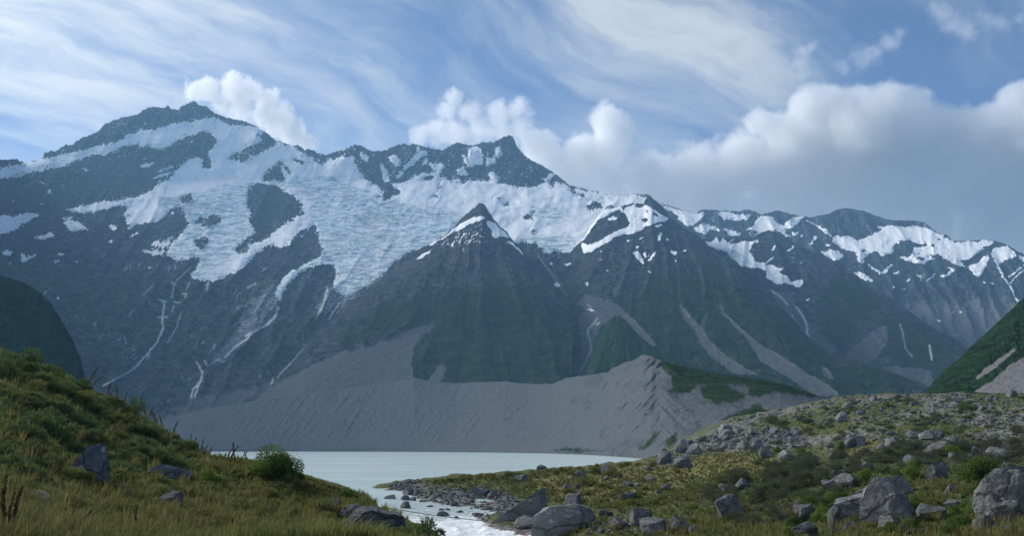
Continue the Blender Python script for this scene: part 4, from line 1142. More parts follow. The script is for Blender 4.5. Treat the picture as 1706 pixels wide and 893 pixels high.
ROCKS = [rock_mesh('boulder', 400 + i, 3, RND.randint(8, 15), RND.uniform(.07, .14)) for i in range(14)]
SMALL = [rock_mesh('stone', 500 + i, 2, RND.randint(7, 11), .1) for i in range(10)]


def put_rock(px, py, w, h, label, name='boulder', seed=None, sub=4, depth=1.0, rot=None, group=None, meshes=None, level=None, cuts=None, taper=0.0, tilt=0.0, cat='boulder'):
    """px,py: middle of the foot in the view; w,h: size there"""
    w, h = w * .94, h * 1.0
    x, y, z, r = hit(px, py, level)
    k = math.hypot(r, z - CAMZ) / FPX
    W, H = w * k, h * k
    me = rock_mesh(name, seed, sub, cuts or 12, 0.12, taper=taper) if seed is not None else RND.choice(meshes or ROCKS)
    o = link(name, me, label=label, cat=cat, group=group)
    y2 = y + W * 0.45 * depth * math.cos(math.atan2(x, y))
    x2 = x + W * 0.45 * depth * math.sin(math.atan2(x, y))
    zz = float(ground_z(np.array(x2), np.array(y2)))
    zb = min(z, zz) if level is None else level
    o.location = (x2, y2, zb + H * 0.30)
    o.scale = (W * 0.53, W * 0.5 * depth, H * 0.70)
    o.rotation_euler = (RND.uniform(-.08, .08), tilt + RND.uniform(-.06, .06), (rot if rot is not None else RND.uniform(-.5, .5)) - math.atan2(x, y))
    return o




def slab_rock(px, py, w, h, pts, label, seed, tilt=0.0, depth=1.0):
    """boulder with its own traced corners: x across, y away, z up, in units of its width and height"""
    x, y, z, r = hit(px, py)
    k = math.hypot(r, z - CAMZ) / FPX
    bm = bmesh.new()
    for c in pts:
        bm.verts.new(c)
    g = bmesh.ops.convex_hull(bm, input=bm.verts)
    bmesh.ops.delete(bm, geom=[e for e in g['geom_interior'] if isinstance(e, bmesh.types.BMVert)], context='VERTS')
    bmesh.ops.triangulate(bm, faces=bm.faces)
    for _ in range(3):
        bmesh.ops.subdivide_edges(bm, edges=bm.edges, cuts=1, use_grid_fill=True)
        bmesh.ops.triangulate(bm, faces=bm.faces)
    co = np.array([v.co[:] for v in bm.verts])
    F = np.array([[v.index for v in f.verts] for f in bm.faces])
    nv = np.array([v.normal[:] for v in bm.verts])
    bm.free()
    d = 0.045 * fbm(co[:, 0] * 3.3 + seed, co[:, 1] * 3 + co[:, 2] * 3.7, 5, .65, seed % 40) - 0.05 * np.maximum(0, ridged(co[:, 0] * 1.6 + co[:, 2] * .5 + seed, co[:, 2] * .9 - seed, 3, .5, seed % 37) - .55)
    cen = co - co.mean(0)
    co = co + cen / (np.linalg.norm(cen, axis=1)[:, None] + 1e-6) * d[:, None]
    me = quick_mesh('boulder', co, F, smooth=False)
    me.materials.append(ROCKM)
    o = link('boulder', me, label=label, cat='boulder')
    a = math.atan2(x, y)
    W, H = w * k, h * k
    x2, y2 = x + math.sin(a) * W * .35, y + math.cos(a) * W * .35
    o.location = (x2, y2, min(z, float(ground_z(np.array(x2), np.array(y2)))) - 0.10 * H)
    o.scale = (W, W * depth, H * 1.1)
    o.rotation_euler = (0, tilt, -a)
    return o


slab_rock(145, 806, 62, 58, [(-.5, -.3, 0), (.4, -.35, 0), (.5, .3, 0), (-.45, .4, 0), (-.3, -.15, .62), (.0, -.2, .95), (.32, -.1, 1.0), (.46, .1, .62), (.1, .3, .95), (-.48, 0, .3)], 'upright grey boulder with a pale lichen top, largest rock on the grassy slope', 1)
slab_rock(272, 806, 78, 28, [(-.5, -.2, 0), (.5, -.2, 0), (.5, .3, 0), (-.5, .3, 0), (-.42, 0, .55), (-.15, -.1, 1.0), (.1, 0, .95), (.2, -.1, .7), (.5, 0, .62), (.48, .2, .6)], 'low flat grey slab lying in grass below the slope', 2)
put_rock(277, 853, 50, 30, 'rounded pale streaked rock alone in the grass below the flat slab', seed=3)
put_rock(66, 842, 60, 20, 'low blue-grey rock half sunk in grass under the upright boulder', seed=4)
put_rock(622, 893, 96, 50, 'broad blue-grey rock outcrop at the end of the grassy bank above the river', seed=5, cuts=14)
put_rock(585, 868, 40, 26, 'grey rock behind the outcrop on the bank, partly under bushes', seed=6)
put_rock(560, 850, 26, 18, 'small dark rock on the bank crest next to the low green bush', seed=61)
# river and its right bank
slab_rock(868, 869, 96, 50, [(-.52, -.2, 0), (.42, -.25, 0), (.5, .35, 0), (-.3, .3, 0), (.30, -.15, .95), (.42, .1, 1.0), (.46, -.1, .55), (-.05, -.2, .55), (-.35, -.2, .15)], 'dark wedge shaped slab leaning at the edge of the rapids', 7)
slab_rock(942, 896, 112, 50, [(-.5, -.22, 0), (.5, -.15, 0), (.5, .3, 0), (-.45, .3, 0), (-.46, -.2, .62), (-.22, -.18, .92), (.15, -.2, 1.0), (.42, -.1, .85), (.5, 0, .4), (.2, .25, .95), (-.3, .2, .85)], 'long block with white lichen streaks standing in the rapids', 8)
put_rock(878, 882, 44, 20, 'flat stones between the wedge slab and the long streaked block'.replace('stones', 'stone'), seed=9)
put_rock(958, 846, 36, 22, 'dark boulder in the meadow behind the wedge slab', seed=10)
put_rock(1046, 836, 30, 16, 'flat grey boulder in yellow grass in the middle of the meadow', seed=11)
put_rock(1068, 880, 46, 32, 'rounded dark boulder right of the long streaked block', seed=12)
put_rock(1032, 884, 34, 20, 'low dark stone between the streaked block and rounded dark boulder', seed=13)
put_rock(1088, 893, 52, 26, 'smooth grey boulder at the lower edge in front of the rounded dark boulder', seed=14)
put_rock(1132, 893, 48, 32, 'pale grey boulder at the lower edge beside the bright green turf', seed=15)
put_rock(1160, 893, 24, 14, 'small stone at the foot of the pale boulder beside the green turf', seed=62)
put_rock(1008, 862, 26, 12, 'flat stone in short grass behind the rounded dark boulder', seed=63)
# right meadow
put_rock(1217, 868, 58, 38, 'big pale boulder sunk in grey scrub at the edge of the green turf', seed=16)
put_rock(1213, 822, 30, 14, 'flat pale boulder among grey scrub behind the big pale boulder', seed=17)
put_rock(1240, 816, 34, 18, 'broad grey boulder with scrub on its left, second of the pair in the scrub', seed=18)
put_rock(1276, 765, 24, 16, 'dark boulder standing in yellow grass near the rubble field', seed=19)
put_rock(1310, 768, 34, 16, 'light boulder right beside the dark one in the yellow grass', seed=20)
put_rock(1340, 872, 34, 34, 'squarish grey boulder with a flat top in the scrub, left of the cracked outcrop', seed=21, cuts=9)
put_rock(1336, 896, 48, 26, 'wide grey boulder at the lower edge under the squarish boulder', seed=22)
put_rock(1394, 882, 28, 34, 'oval upright boulder touching the left foot of the cracked outcrop', seed=23)
slab_rock(1476, 878, 82, 72, [(-.42, -.3, 0), (.5, -.3, 0), (.56, .3, 0), (-.4, .3, 0), (-.44, -.2, .52), (-.30, .1, .80), (-.14, -.1, 1.0), (.08, .1, .96), (.22, -.2, .74), (.40, 0, .64), (.56, .1, .30), (.1, -.34, .35)], 'tall cracked pyramid shaped outcrop rising above the bushes', 24)
slab_rock(1450, 838, 60, 34, [(-.5, -.2, .1), (.5, -.2, .55), (.55, .2, .75), (-.3, .3, .45), (-.45, -.2, .35), (.3, -.2, .95), (.5, .1, 1.0), (.4, .2, .1), (-.2, .2, 0), (.4, -.2, .1)], 'slab topping the upper left side of the cracked outcrop', 241)
slab_rock(1432, 868, 70, 46, [(-.5, -.25, .1), (.5, -.25, .1), (.5, .3, .1), (-.5, .3, .1), (-.52, -.25, .52), (-.5, -.05, .64), (.5, -.22, .95), (.5, .1, 1.0), (-.45, .2, .66)], 'flat topped slab leaning on the left side of the cracked outcrop', 25)
slab_rock(1508, 852, 42, 54, [(-.5, -.2, 0), (.5, -.2, 0), (.5, .3, 0), (-.5, .3, 0), (-.42, -.15, .9), (-.1, 0, 1.0), (.25, -.1, .72), (.48, 0, .3)], 'smooth slab propping the right side of the cracked outcrop', 26)
put_rock(1485, 888, 44, 24, 'blocky stone lying in front of the cracked outcrop', seed=27)
put_rock(1415, 893, 30, 20, 'grey stone at the lower edge under the leaning slab', seed=28)
put_rock(1548, 872, 50, 32, 'oval boulder standing alone between cracked outcrop and giant boulder', seed=29)
slab_rock(1684, 872, 96, 76, [(-.42, -.3, .05), (.5, -.3, 0), (.55, .4, 0), (-.45, .4, .1), (-.5, -.2, .42), (-.46, 0, .6), (-.28, -.2, .86), (-.12, -.1, 1.0), (.18, -.15, .98), (.42, -.1, .82), (.55, 0, .5), (.1, -.4, .45), (.2, .3, .95), (-.2, -.38, .35)], 'giant rounded boulder at the far right, largest rock of the meadow', 30, depth=.8)
put_rock(1640, 896, 40, 32, 'dark boulder tucked under the left side of the giant boulder', seed=31)
put_rock(1694, 896, 40, 18, 'low stone at the lower right corner in front of the giant boulder', seed=32)
put_rock(1590, 893, 34, 16, 'low stone in leafy bushes left of the giant boulder', seed=64)
put_rock(1590, 850, 44, 14, 'long low stone in grass up the slope from the oval boulder', seed=33)
put_rock(1585, 822, 26, 14, 'pale rock in front of the wide round bush', seed=34)
put_rock(1402, 704, 18, 18, 'light stacked boulder standing out on the far grassy rise', seed=35)
put_rock(1416, 748, 22, 18, 'dark grey boulder in the row of rocks beyond the scrub', seed=36)
put_rock(1432, 744, 20, 16, 'pale boulder next to the dark one in the row of rocks beyond the scrub', seed=37)
put_rock(1565, 760, 40, 22, 'grey whaleback boulder beyond the scrub near the small round bush', seed=38)
put_rock(1660, 765, 50, 18, 'long pale slab above the wide round bush', seed=39)
put_rock(1690, 790, 34, 16, 'pale slab at the far right edge beside the wide round bush', seed=40)
put_rock(1560, 800, 40, 26, 'grey boulder between the two round green bushes', seed=41)
put_rock(1520, 775, 40, 14, 'low pale slabs of rock in scrub above the small green bush'.replace('slabs', 'slab'), seed=42)
put_rock(1445, 787, 24, 20, 'pointed grey rock above the bright green shrub', seed=43)
put_rock(1398, 800, 30, 16, 'pale rock on the left of the bright green shrub', seed=44)
put_rock(1410, 815, 40, 22, 'pale rock below left of the bright green shrub', seed=45)
put_rock(1383, 815, 26, 14, 'small pale rock at the scrub edge left of two larger pale rocks', seed=65)
put_rock(1105, 775, 30, 22, 'dark jagged boulder at the lake corner where the rubble begins', seed=46)
put_rock(1140, 780, 36, 20, 'pale grey boulder pile at the foot of the rubble field'.replace(' pile', ''), seed=47)
put_rock(904, 783, 20, 9, 'dark boulder on the skyline of the grassy spit against the lake', seed=48)
put_rock(866, 803, 26, 14, 'dark boulder in the grass of the spit above the gravel bar', seed=49)
put_rock(800, 828, 28, 20, 'dark rock on the gravel bar, biggest stone of the bar', seed=50)
put_rock(822, 831, 20, 14, 'dark rock right of the biggest stone of the gravel bar', seed=51)
# stones in the river
RIV = [(652, 833, 24, 8, 'flat dark stone farthest left in the shallow river'), (675, 835, 14, 9, 'small dark stone beside the flat one in the shallow river'), (680, 826, 20, 11, 'stone at the head of the shallow river, left of its taller twin'),
       (694, 826, 12, 13, 'tall dark stone at the head of the shallow river'), (676, 849, 20, 13, 'round stone in the river close to the left bank'), (688, 836, 11, 7, 'little wedge of rock behind the round stone in the river'),
       (737, 862, 22, 9, 'dark flat stone in midstream under the cable'), (757, 845, 18, 9, 'dark stone in midstream above the rapids'), (766, 856, 16, 5, 'thin flat stone just above the rapids'),
       (705, 838, 14, 4, 'thin stone barely above the water upstream of the cable'), (720, 835, 14, 4, 'thin stone left of the gravel bar edge in the river'), (740, 835, 14, 4, 'low stone touching the edge of the gravel bar'),
       (795, 861, 24, 8, 'low dark stone at the water edge of the gravel bar'), (812, 869, 8, 6, 'small round stone in the rapids under the cable'), (760, 866, 8, 5, 'tiny dark stone in the rapids left of the cable'),
       (700, 828, 16, 5, 'low stone right of the tall dark stone'), (745, 852, 10, 4, 'tiny stone between the two midstream stones'), (716, 846, 12, 4, 'thin wet stone near the middle of the shallow river'),
       (735, 852, 9, 4, 'tiny wet stone upstream of the dark flat stone')]
for i, (px, py, w, h, lab) in enumerate(RIV):
    lv = None
    x, y, z, r = hit(px, py, 0.0)
    put_rock(px, py, w, h, lab, 'river_stone', meshes=SMALL, level=float(river_level(r)) - 0.05, cat='stone', group='stones in the shallow river')


MARKS = [(145, 800, 'the upright boulder on the slope'), (272, 800, 'the low flat slab in the grass'), (277, 848, 'the rounded streaked rock'), (622, 880, 'the blue-grey outcrop'), (459, 780, 'the large dense bush'),
         (66, 842, 'the low sunken rock'), (868, 860, 'the leaning wedge slab'), (942, 885, 'the long streaked block'), (958, 842, 'the dark meadow boulder'), (1068, 872, 'the rounded dark boulder'), (1217, 862, 'the big pale boulder'),
         (1340, 868, 'the squarish boulder'), (1478, 850, 'the cracked outcrop'), (1548, 868, 'the lone oval boulder'), (1676, 850, 'the giant boulder'), (1634, 796, 'the wide round bush'), (1521, 790, 'the small bright bush'),
         (1442, 800, 'the bright green shrub'), (1588, 756, 'the small far bush'), (1402, 700, 'the light stacked boulder'), (1105, 768, 'the lake corner boulder'), (1276, 762, 'the yellow grass boulder pair'), (904, 780, 'the skyline spit boulder'),
         (800, 822, 'the biggest bar stone'), (1416, 744, 'the dark scrub-row rock'), (1565, 756, 'the grey whaleback boulder'), (60, 640, 'the upper end of the slope'), (320, 752, 'the lower end of the slope')]
ORD = ['nearest', 'second', 'third', 'fourth', 'fifth', 'sixth', 'seventh', 'eighth', 'ninth', 'tenth', 'eleventh', 'twelfth', 'thirteenth', 'fourteenth', 'fifteenth', 'sixteenth', 'seventeenth', 'eighteenth', 'nineteenth', 'twentieth'] + ['twenty-' + w for w in ('first', 'second', 'third', 'fourth', 'fifth', 'sixth', 'seventh', 'eighth', 'ninth')] + ['thirtieth'] + ['thirty-' + w for w in ('first', 'second', 'third', 'fourth', 'fifth', 'sixth', 'seventh', 'eighth', 'ninth')]


def name_each(items, noun):
    """give every one of a crowd of look-alikes the landmark it lies by and its rank there"""
    bins = {}
    for px, py, o in items:
        d, k = min((math.hypot(px - mx, (py - my) * 2.2), i) for i, (mx, my, _) in enumerate(MARKS))
        mx, my, _ = MARKS[k]
        side = ('left of' if px < mx else 'right of') if abs(px - mx) > abs(py - my) * 1.6 else ('behind' if py < my else 'in front of')
        bins.setdefault((k, side), []).append((d, o))
    for (k, side), lst in bins.items():
        lst.sort(key=lambda t: t[0])
        for n, (d, o) in enumerate(lst):
            rank = ORD[n] if n < len(ORD) else 'outermost'
            o['label'] = f'{noun}, {rank} {side} {MARKS[k][2]}' if len(lst) > 1 else f'{noun} {side} {MARKS[k][2]}'


def inside(poly, x, y):
    c = False
    j = len(poly) - 1
    for i in range(len(poly)):
        xi, yi = poly[i]
        xj, yj = poly[j]
        if (yi > y) != (yj > y) and x < (xj - xi) * (y - yi) / (yj - yi) + xi:
            c = not c
        j = i
    return c


def scatter(poly, n, seed, mind=0.0):
    rn = random.Random(seed)
    xs, ys = [p[0] for p in poly], [p[1] for p in poly]
    out, tries = [], 0
    while len(out) < n and tries < n * 60:
        tries += 1
        x, y = rn.uniform(min(xs), max(xs)), rn.uniform(min(ys), max(ys))
        if inside(poly, x, y) and all((x - a) ** 2 + (y - b) ** 2 * 3 > mind ** 2 for a, b in out):
            out.append((x, y))
    return sorted(out, key=lambda p: p[1])


def rocks_in(poly, n, seed, wmin, wmax, label, group, mind=8, asp=(.45, .75), cat='boulder', name='boulder', meshes=None):
    rn = random.Random(seed + 1)
    made = []
    for px, py in scatter(poly, n, seed, mind):
        w = wmin + (wmax - wmin) * rn.random() ** 2.2
        made.append((px, py, None))
        made[-1] = (px, py, put_rock(px, py, w, w * rn.uniform(*asp), label, name, group=group, cat=cat, meshes=meshes))
    name_each(made, label)


rocks_in([(1130, 765), (1140, 742), (1200, 722), (1290, 714), (1335, 722), (1350, 745), (1300, 750), (1200, 750)], 46, 31, 9, 26, 'grey boulder of the far rubble field', 'boulders of the far rubble field', 6)
rocks_in([(1380, 745), (1500, 722), (1600, 735), (1700, 740), (1700, 770), (1560, 770), (1470, 760), (1390, 765)], 34, 33, 10, 28, 'grey boulder among upper scrub', 'boulders in the upper right scrub', 10)
rocks_in([(1240, 700), (1400, 668), (1540, 662), (1706, 662), (1706, 715), (1600, 712), (1500, 700), (1400, 705), (1300, 712)], 60, 35, 6, 18, 'pale stone on the rubbly ridge', 'stones on the rubbly ridge', 5, cat='stone', name='stone', meshes=SMALL)
rocks_in([(1180, 850), (1260, 810), (1340, 790), (1400, 800), (1380, 860), (1280, 880)], 12, 37, 10, 24, 'pale rock half hidden in scrub', 'rocks in the scrub', 14)
rocks_in([(900, 800), (1000, 785), (1100, 780), (1160, 800), (1080, 830), (940, 830)], 16, 39, 8, 22, 'grey rock in yellow grass', 'rocks in the yellow grass', 12)
rocks_in([(980, 893), (1010, 868), (1060, 850), (1150, 868), (1180, 893)], 12, 41, 9, 22, 'grey bank stone', 'stones among the bank boulders', 8, cat='stone', name='stone')
rocks_in([(1370, 893), (1400, 870), (1500, 880), (1560, 880), (1620, 893)], 14, 43, 9, 20, 'grey loose stone', 'stones around the cracked outcrop', 9, cat='stone', name='stone')
rocks_in([(1530, 840), (1600, 800), (1706, 790), (1706, 815), (1620, 830)], 6, 45, 10, 20, 'grey rock in grass', 'rocks near the wide bush', 14)


# gravel of the bar and rubble too small to pick apart: one mesh of many stones
def rubble(name, polys, seed, label, wr):
    rn = random.Random(seed)
    base = []
    for me_ in SMALL[:6]:
        bm = bmesh.new()
        bmesh.ops.create_icosphere(bm, subdivisions=1, radius=1)
        c = np.array([v.co[:] for v in bm.verts])
        f = np.array([[v.index for v in g.verts] for g in bm.faces])
        bm.free()
        q = np.random.RandomState(rn.randint(0, 9999))
        for _ in range(7):
            n = q.normal(size=3)
            n /= np.linalg.norm(n)
            o = c @ n - q.uniform(.5, .8)
            c[o > 0] -= np.outer(o[o > 0], n)
        base.append((c, f))
    V, F, k = [], [], 0
    for poly, n in polys:
        for px, py in scatter(poly, n, rn.randint(0, 9999)):
            x, y, z, r = hit(px, py)
            w = (wr[0] + (wr[1] - wr[0]) * rn.random() ** 2.5) * r / FPX
            c, f = rn.choice(base)
            a = rn.uniform(0, 6.3)
            sx, sy, sz = w * rn.uniform(.4, .6), w * rn.uniform(.4, .6), w * rn.uniform(.25, .42)
            p = c * (sx, sy, sz)
            p = np.stack([p[:, 0] * math.cos(a) - p[:, 1] * math.sin(a) + x, p[:, 0] * math.sin(a) + p[:, 1] * math.cos(a) + y, p[:, 2] + z + sz * .3], -1)
            V.append(p)
            F.append(f + k)
            k += len(c)
    me = quick_mesh(name, np.concatenate(V), np.concatenate(F), smooth=False)
    me.materials.append(ROCKM)
    link(name, me, kind='stuff', label=label)


rubble('gravel', [([(646, 812), (652, 804), (690, 800), (716, 806), (780, 815), (850, 818), (872, 836), (846, 862), (800, 868), (760, 846), (700, 836), (660, 822)], 1100)], 51, 'grey gravel and cobbles of the river bar', (2.2, 9))
rubble('rubble', [([(1090, 768), (1130, 742), (1200, 720), (1290, 712), (1335, 722), (1352, 746), (1300, 752), (1200, 752), (1140, 772)], 900),
                  ([(1180, 716), (1250, 690), (1330, 678), (1400, 662), (1500, 657), (1820, 657), (1820, 722), (1600, 712), (1500, 704), (1400, 705), (1300, 715)], 1600),
                  ([(1380, 765), (1480, 722), (1706, 722), (1706, 765)], 350), ([(970, 893), (1000, 862), (1080, 850), (1180, 893)], 150), ([(1370, 893), (1400, 850), (1540, 850), (1706, 850), (1706, 893)], 160)],
       53, 'loose grey rubble strewn over the moraine and the right meadow', (2.0, 9))


# ======================================================================== plants
def leaf_mat(name, a, b, c, trans=0.4):
    def build(q, out):
        inf = q.n('ShaderNodeObjectInfo').outputs['Random']
        t = q.attr('tint', 'Fac')
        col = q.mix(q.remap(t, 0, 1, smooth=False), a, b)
        col = q.mix(q.math('MULTIPLY', q.remap(q.math('FRACT', q.math('MULTIPLY', t, 7.31)), 0.6, 1.0), 0.6), col, c)
        col = q.mix(q.math('MULTIPLY', inf, 0.35), col, q.mix(0.5, a, c))
        bs = surface(q, out, col, 0.8, None, 0.1)
        tr = q.n('ShaderNodeBsdfTranslucent')
        q.put(tr.inputs[0], q.mix(0.25, col, (0.16, 0.19, 0.03)))
        ms = q.n('ShaderNodeMixShader')
        q.put(ms.inputs[0], trans)
        q.t.links.new(bs.outputs[0], ms.inputs[1])
        q.t.links.new(tr.outputs[0], ms.inputs[2])
        q.t.links.new(ms.outputs[0], out.inputs['Surface'])
    return material(name, build)


LEAF = leaf_mat('green bush leaves', (0.041, 0.085, 0.023), (0.113, 0.199, 0.049), (0.161, 0.217, 0.066))
BRIGHT = leaf_mat('bright leaves', (0.085, 0.161, 0.030), (0.179, 0.283, 0.061), (0.227, 0.283, 0.085))
GREYL = leaf_mat('grey scrub twigs', (0.040, 0.053, 0.040), (0.090, 0.105, 0.074), (0.147, 0.143, 0.121))
DARKL = leaf_mat('dark slope scrub', (0.037, 0.078, 0.037), (0.093, 0.158, 0.064), (0.168, 0.210, 0.082))
OLIVE = leaf_mat('olive cushion plants', (0.087, 0.103, 0.031), (0.185, 0.200, 0.064), (0.283, 0.250, 0.098))
GRASSM = leaf_mat('tussock blades', (0.069, 0.097, 0.028), (0.201, 0.213, 0.071), (0.310, 0.276, 0.115))
TALLG = leaf_mat('straw tussock', (0.12, 0.115, 0.04), (0.22, 0.19, 0.075), (0.32, 0.27, 0.12))
GREENG = leaf_mat('slope grass', (0.063, 0.113, 0.043), (0.154, 0.210, 0.077), (0.267, 0.267, 0.113))
SPIKE = leaf_mat('dry flower stalks', (0.101, 0.065, 0.040), (0.212, 0.125, 0.069), (0.302, 0.202, 0.101), 0.1)
SPEAR = leaf_mat('spear leaves', (0.109, 0.101, 0.031), (0.232, 0.178, 0.050), (0.326, 0.240, 0.078))
BARK = leaf_mat('grey bark', (0.078, 0.065, 0.054), (0.155, 0.136, 0.116), (0.186, 0.171, 0.155), 0.0)


def set_tint(me, t):
    a = me.attributes.new('tint', 'FLOAT', 'POINT')
    a.data.foreach_set('value', np.asarray(t, np.float32))


def bush_mesh(name, seed, n, mat, leaf=0.075, lobes=9, asp=0.75, spiky=0.3, narrow=0.55):
    """many small leaves on and inside a group of uneven lobes; unit width, foot at z = 0"""
    rs = np.random.RandomState(seed)
    C, Rr = [], []
    for i in range(lobes):
        a, d = rs.uniform(0, 6.28), rs.uniform(0.0, 0.62) ** 0.8
        C.append((math.cos(a) * d, math.sin(a) * d, rs.uniform(0.2, 0.85) * (1.15 - d) * asp * 1.3))
        Rr.append(rs.uniform(0.26, 0.46) * (1.1 - 0.4 * d))
    C, Rr = np.array(C), np.array(Rr)
    k = rs.choice(lobes, n, p=Rr ** 2 / (Rr ** 2).sum())
    d = rs.normal(size=(n, 3))
    d /= np.linalg.norm(d, axis=1)[:, None]
    d[:, 2] = np.abs(d[:, 2]) * np.where(rs.rand(n) < 0.8, 1, -0.6)
    rad_ = Rr[k] * (1 - rs.rand(n) ** 2 * 0.5) * (1 + spiky * (rs.rand(n) ** 4))
    P = C[k] + d * rad_[:, None] * (1, 1, asp + .1)
    keep = P[:, 2] > -0.02
    P, d = P[keep], d[keep]
    n = len(P)
    t = rs.normal(size=(n, 3)) * 0.7 + d + (0, 0, 0.35)
    t /= np.linalg.norm(t, axis=1)[:, None]
    s = np.cross(t, rs.normal(size=(n, 3)))
    s /= np.linalg.norm(s, axis=1)[:, None]
    ln = leaf * rs.uniform(0.6, 1.4, n)[:, None]
    wd = ln * narrow
    V = np.stack([P - t * ln * .5, P + s * wd * .5, P + t * ln * .6, P - s * wd * .5], 1).reshape(-1, 3)
    V[:, 2] = np.maximum(V[:, 2], -0.03)
    F = np.arange(n * 4).reshape(-1, 4)
    me = quick_mesh(name, V, F, smooth=False)
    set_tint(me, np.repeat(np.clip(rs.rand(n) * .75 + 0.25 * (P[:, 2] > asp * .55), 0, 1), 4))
    me.materials.append(mat)
    return me


def tube_mesh(name, paths, mat, sides=5):
    V, F, T, k = [], [], [], 0
    for pts_, r0_, r1_ in paths:
        pts_ = np.array(pts_, float)
        m = len(pts_)
        for i in range(m):
            tg = pts_[min(i + 1, m - 1)] - pts_[max(i - 1, 0)]
            tg /= np.linalg.norm(tg) + 1e-9
            s_ = np.cross(tg, (0.3, 0.95, 0.1))
            s_ /= np.linalg.norm(s_) + 1e-9
            b_ = np.cross(tg, s_)
            rr_ = r0_ + (r1_ - r0_) * i / (m - 1)
            for j in range(sides):
                a = 6.2832 * j / sides
                V.append(pts_[i] + rr_ * (math.cos(a) * s_ + math.sin(a) * b_))
                T.append((i * 37 % 11) / 11)
        for i in range(m - 1):
            for j in range(sides):
                j2 = (j + 1) % sides
                F.append((k + i * sides + j, k + i * sides + j2, k + (i + 1) * sides + j2, k + (i + 1) * sides + j))
        k += m * sides
    me = quick_mesh(name, np.array(V), np.array(F))
    set_tint(me, T)
    me.materials.append(mat)
    return me


def stems(seed, n=7, h=0.7):
    rs = random.Random(seed)
    P = []
    for i in range(n):
        a, d = rs.uniform(0, 6.28), rs.uniform(.25, .6)
        P.append(([(0.04 * math.cos(a), 0.04 * math.sin(a), -0.05), (d * .4 * math.cos(a), d * .4 * math.sin(a), h * .5), (d * math.cos(a + .3), d * math.sin(a + .3), h * rs.uniform(.8, 1.1))], 0.028, 0.008))
    return P


FOL = {
    'big': [bush_mesh('foliage', 699, 8200, LEAF, 0.062, 26, .78, .25)],
    'leaf': [bush_mesh('foliage', 700 + i, 5200, LEAF, 0.075, 16, .74, .15) for i in range(3)],
    'bright': [bush_mesh('foliage', 710 + i, 1800, BRIGHT, 0.095, 10, .66) for i in range(3)],
    'grey': [bush_mesh('foliage', 720 + i, 1300, GREYL, 0.12, 8, .6, 0.6, .22) for i in range(5)],
    'dark': [bush_mesh('foliage', 730 + i, 1100, DARKL, 0.12, 9, .55, .4, .4) for i in range(5)],
    'olive': [bush_mesh('foliage', 740 + i, 900, OLIVE, 0.12, 8, .45, .3, .35) for i in range(4)],
}
STEM = [tube_mesh('stem', stems(750 + i), BARK, 4) for i in range(3)]


def put_bush(px, py, w, h, kind, label, group=None, parts=False, name='bush', cat='bush', sink=0.04):
    x, y, z, r = hit(px, py)
    k = r / FPX
    a = RND.uniform(0, 6.28)
    me = RND.choice(FOL[kind])
    if parts:
        o = link(name, None, label=label, cat=cat, group=group)
        link('foliage', me, o)
        link('stem', RND.choice(STEM), o)
    else:
        o = link(name, me, label=label, cat=cat, group=group)
    zt = me.vertices and 0.95
    o.location = (x, y, z - h * k * sink)
    o.rotation_euler = (0, 0, a)
    o.scale = (w * k * .52, w * k * .52, h * k / {'big': 1.1, 'leaf': 1.08, 'bright': 1.0, 'grey': .95, 'dark': .86, 'olive': .74}[kind])
    return o


# bushes that stand out
put_bush(457, 806, 104, 50, 'big', 'large dense green bush on the left bank, dark against the lake', parts=True, sink=-0.06)
put_bush(492, 806, 30, 30, 'leaf', 'small green bush leaning out from the foot of the large dense bush', parts=True)
put_bush(346, 808, 46, 26, 'bright', 'light green rounded bush in grass left of the large dense bush', parts=True)
put_bush(578, 834, 42, 22, 'leaf', 'low green bush on the skyline of the bank above the blue-grey outcrop', parts=True)
put_bush(560, 828, 26, 14, 'dark', 'brownish low bush at the left side of the low green skyline bush')
put_bush(712, 896, 66, 38, 'dark', 'dark olive bush at the tip of the left bank in front of the rapids', parts=True)
put_bush(665, 899, 60, 28, 'dark', 'dark bush under the blue-grey outcrop at the lower picture edge', parts=True)
put_bush(590, 860, 50, 22, 'olive', 'olive bush growing over the top of the blue-grey outcrop')
put_bush(1521, 797, 38, 28, 'bright', 'small bright green bush between pale rocks, left of the wide round bush', parts=True)
put_bush(1634, 806, 76, 44, 'leaf', 'wide round green bush, biggest bush of the right meadow', parts=True)
put_bush(1588, 763, 38, 22, 'bright', 'small round green bush in the far grey scrub', parts=True)
put_bush(1442, 808, 42, 26, 'bright', 'bright green shrub behind the cracked outcrop', parts=True)
put_bush(1382, 845, 34, 22, 'bright', 'yellow green shrub left of the leaning slab', parts=True)
put_bush(1370, 870, 40, 24, 'bright', 'leafy green shrub between the squarish boulder and the oval upright boulder', parts=True)
put_bush(1518, 856, 46, 30, 'bright', 'leafy green shrub at the right foot of the cracked outcrop', parts=True)
put_bush(1600, 893, 60, 34, 'leaf', 'spreading leafy bush at the lower edge left of the giant boulder', parts=True)
put_bush(1625, 862, 40, 26, 'bright', 'green shrub against the left side of the giant boulder', parts=True)
put_bush(1310, 896, 34, 20, 'bright', 'low green shrub at the lower edge left of the wide grey boulder')
put_bush(1106, 764, 26, 16, 'leaf', 'dark green bush at the far corner of the lake')
put_bush(1296, 754, 16, 9, 'leaf', 'tiny green bush beside the dark boulder in the yellow grass')
put_bush(1403, 752, 16, 16, 'leaf', 'narrow green bush beside the row of rocks beyond the scrub')
put_bush(1360, 800, 26, 16, 'leaf', 'dark green bush in the middle of the grey scrub')


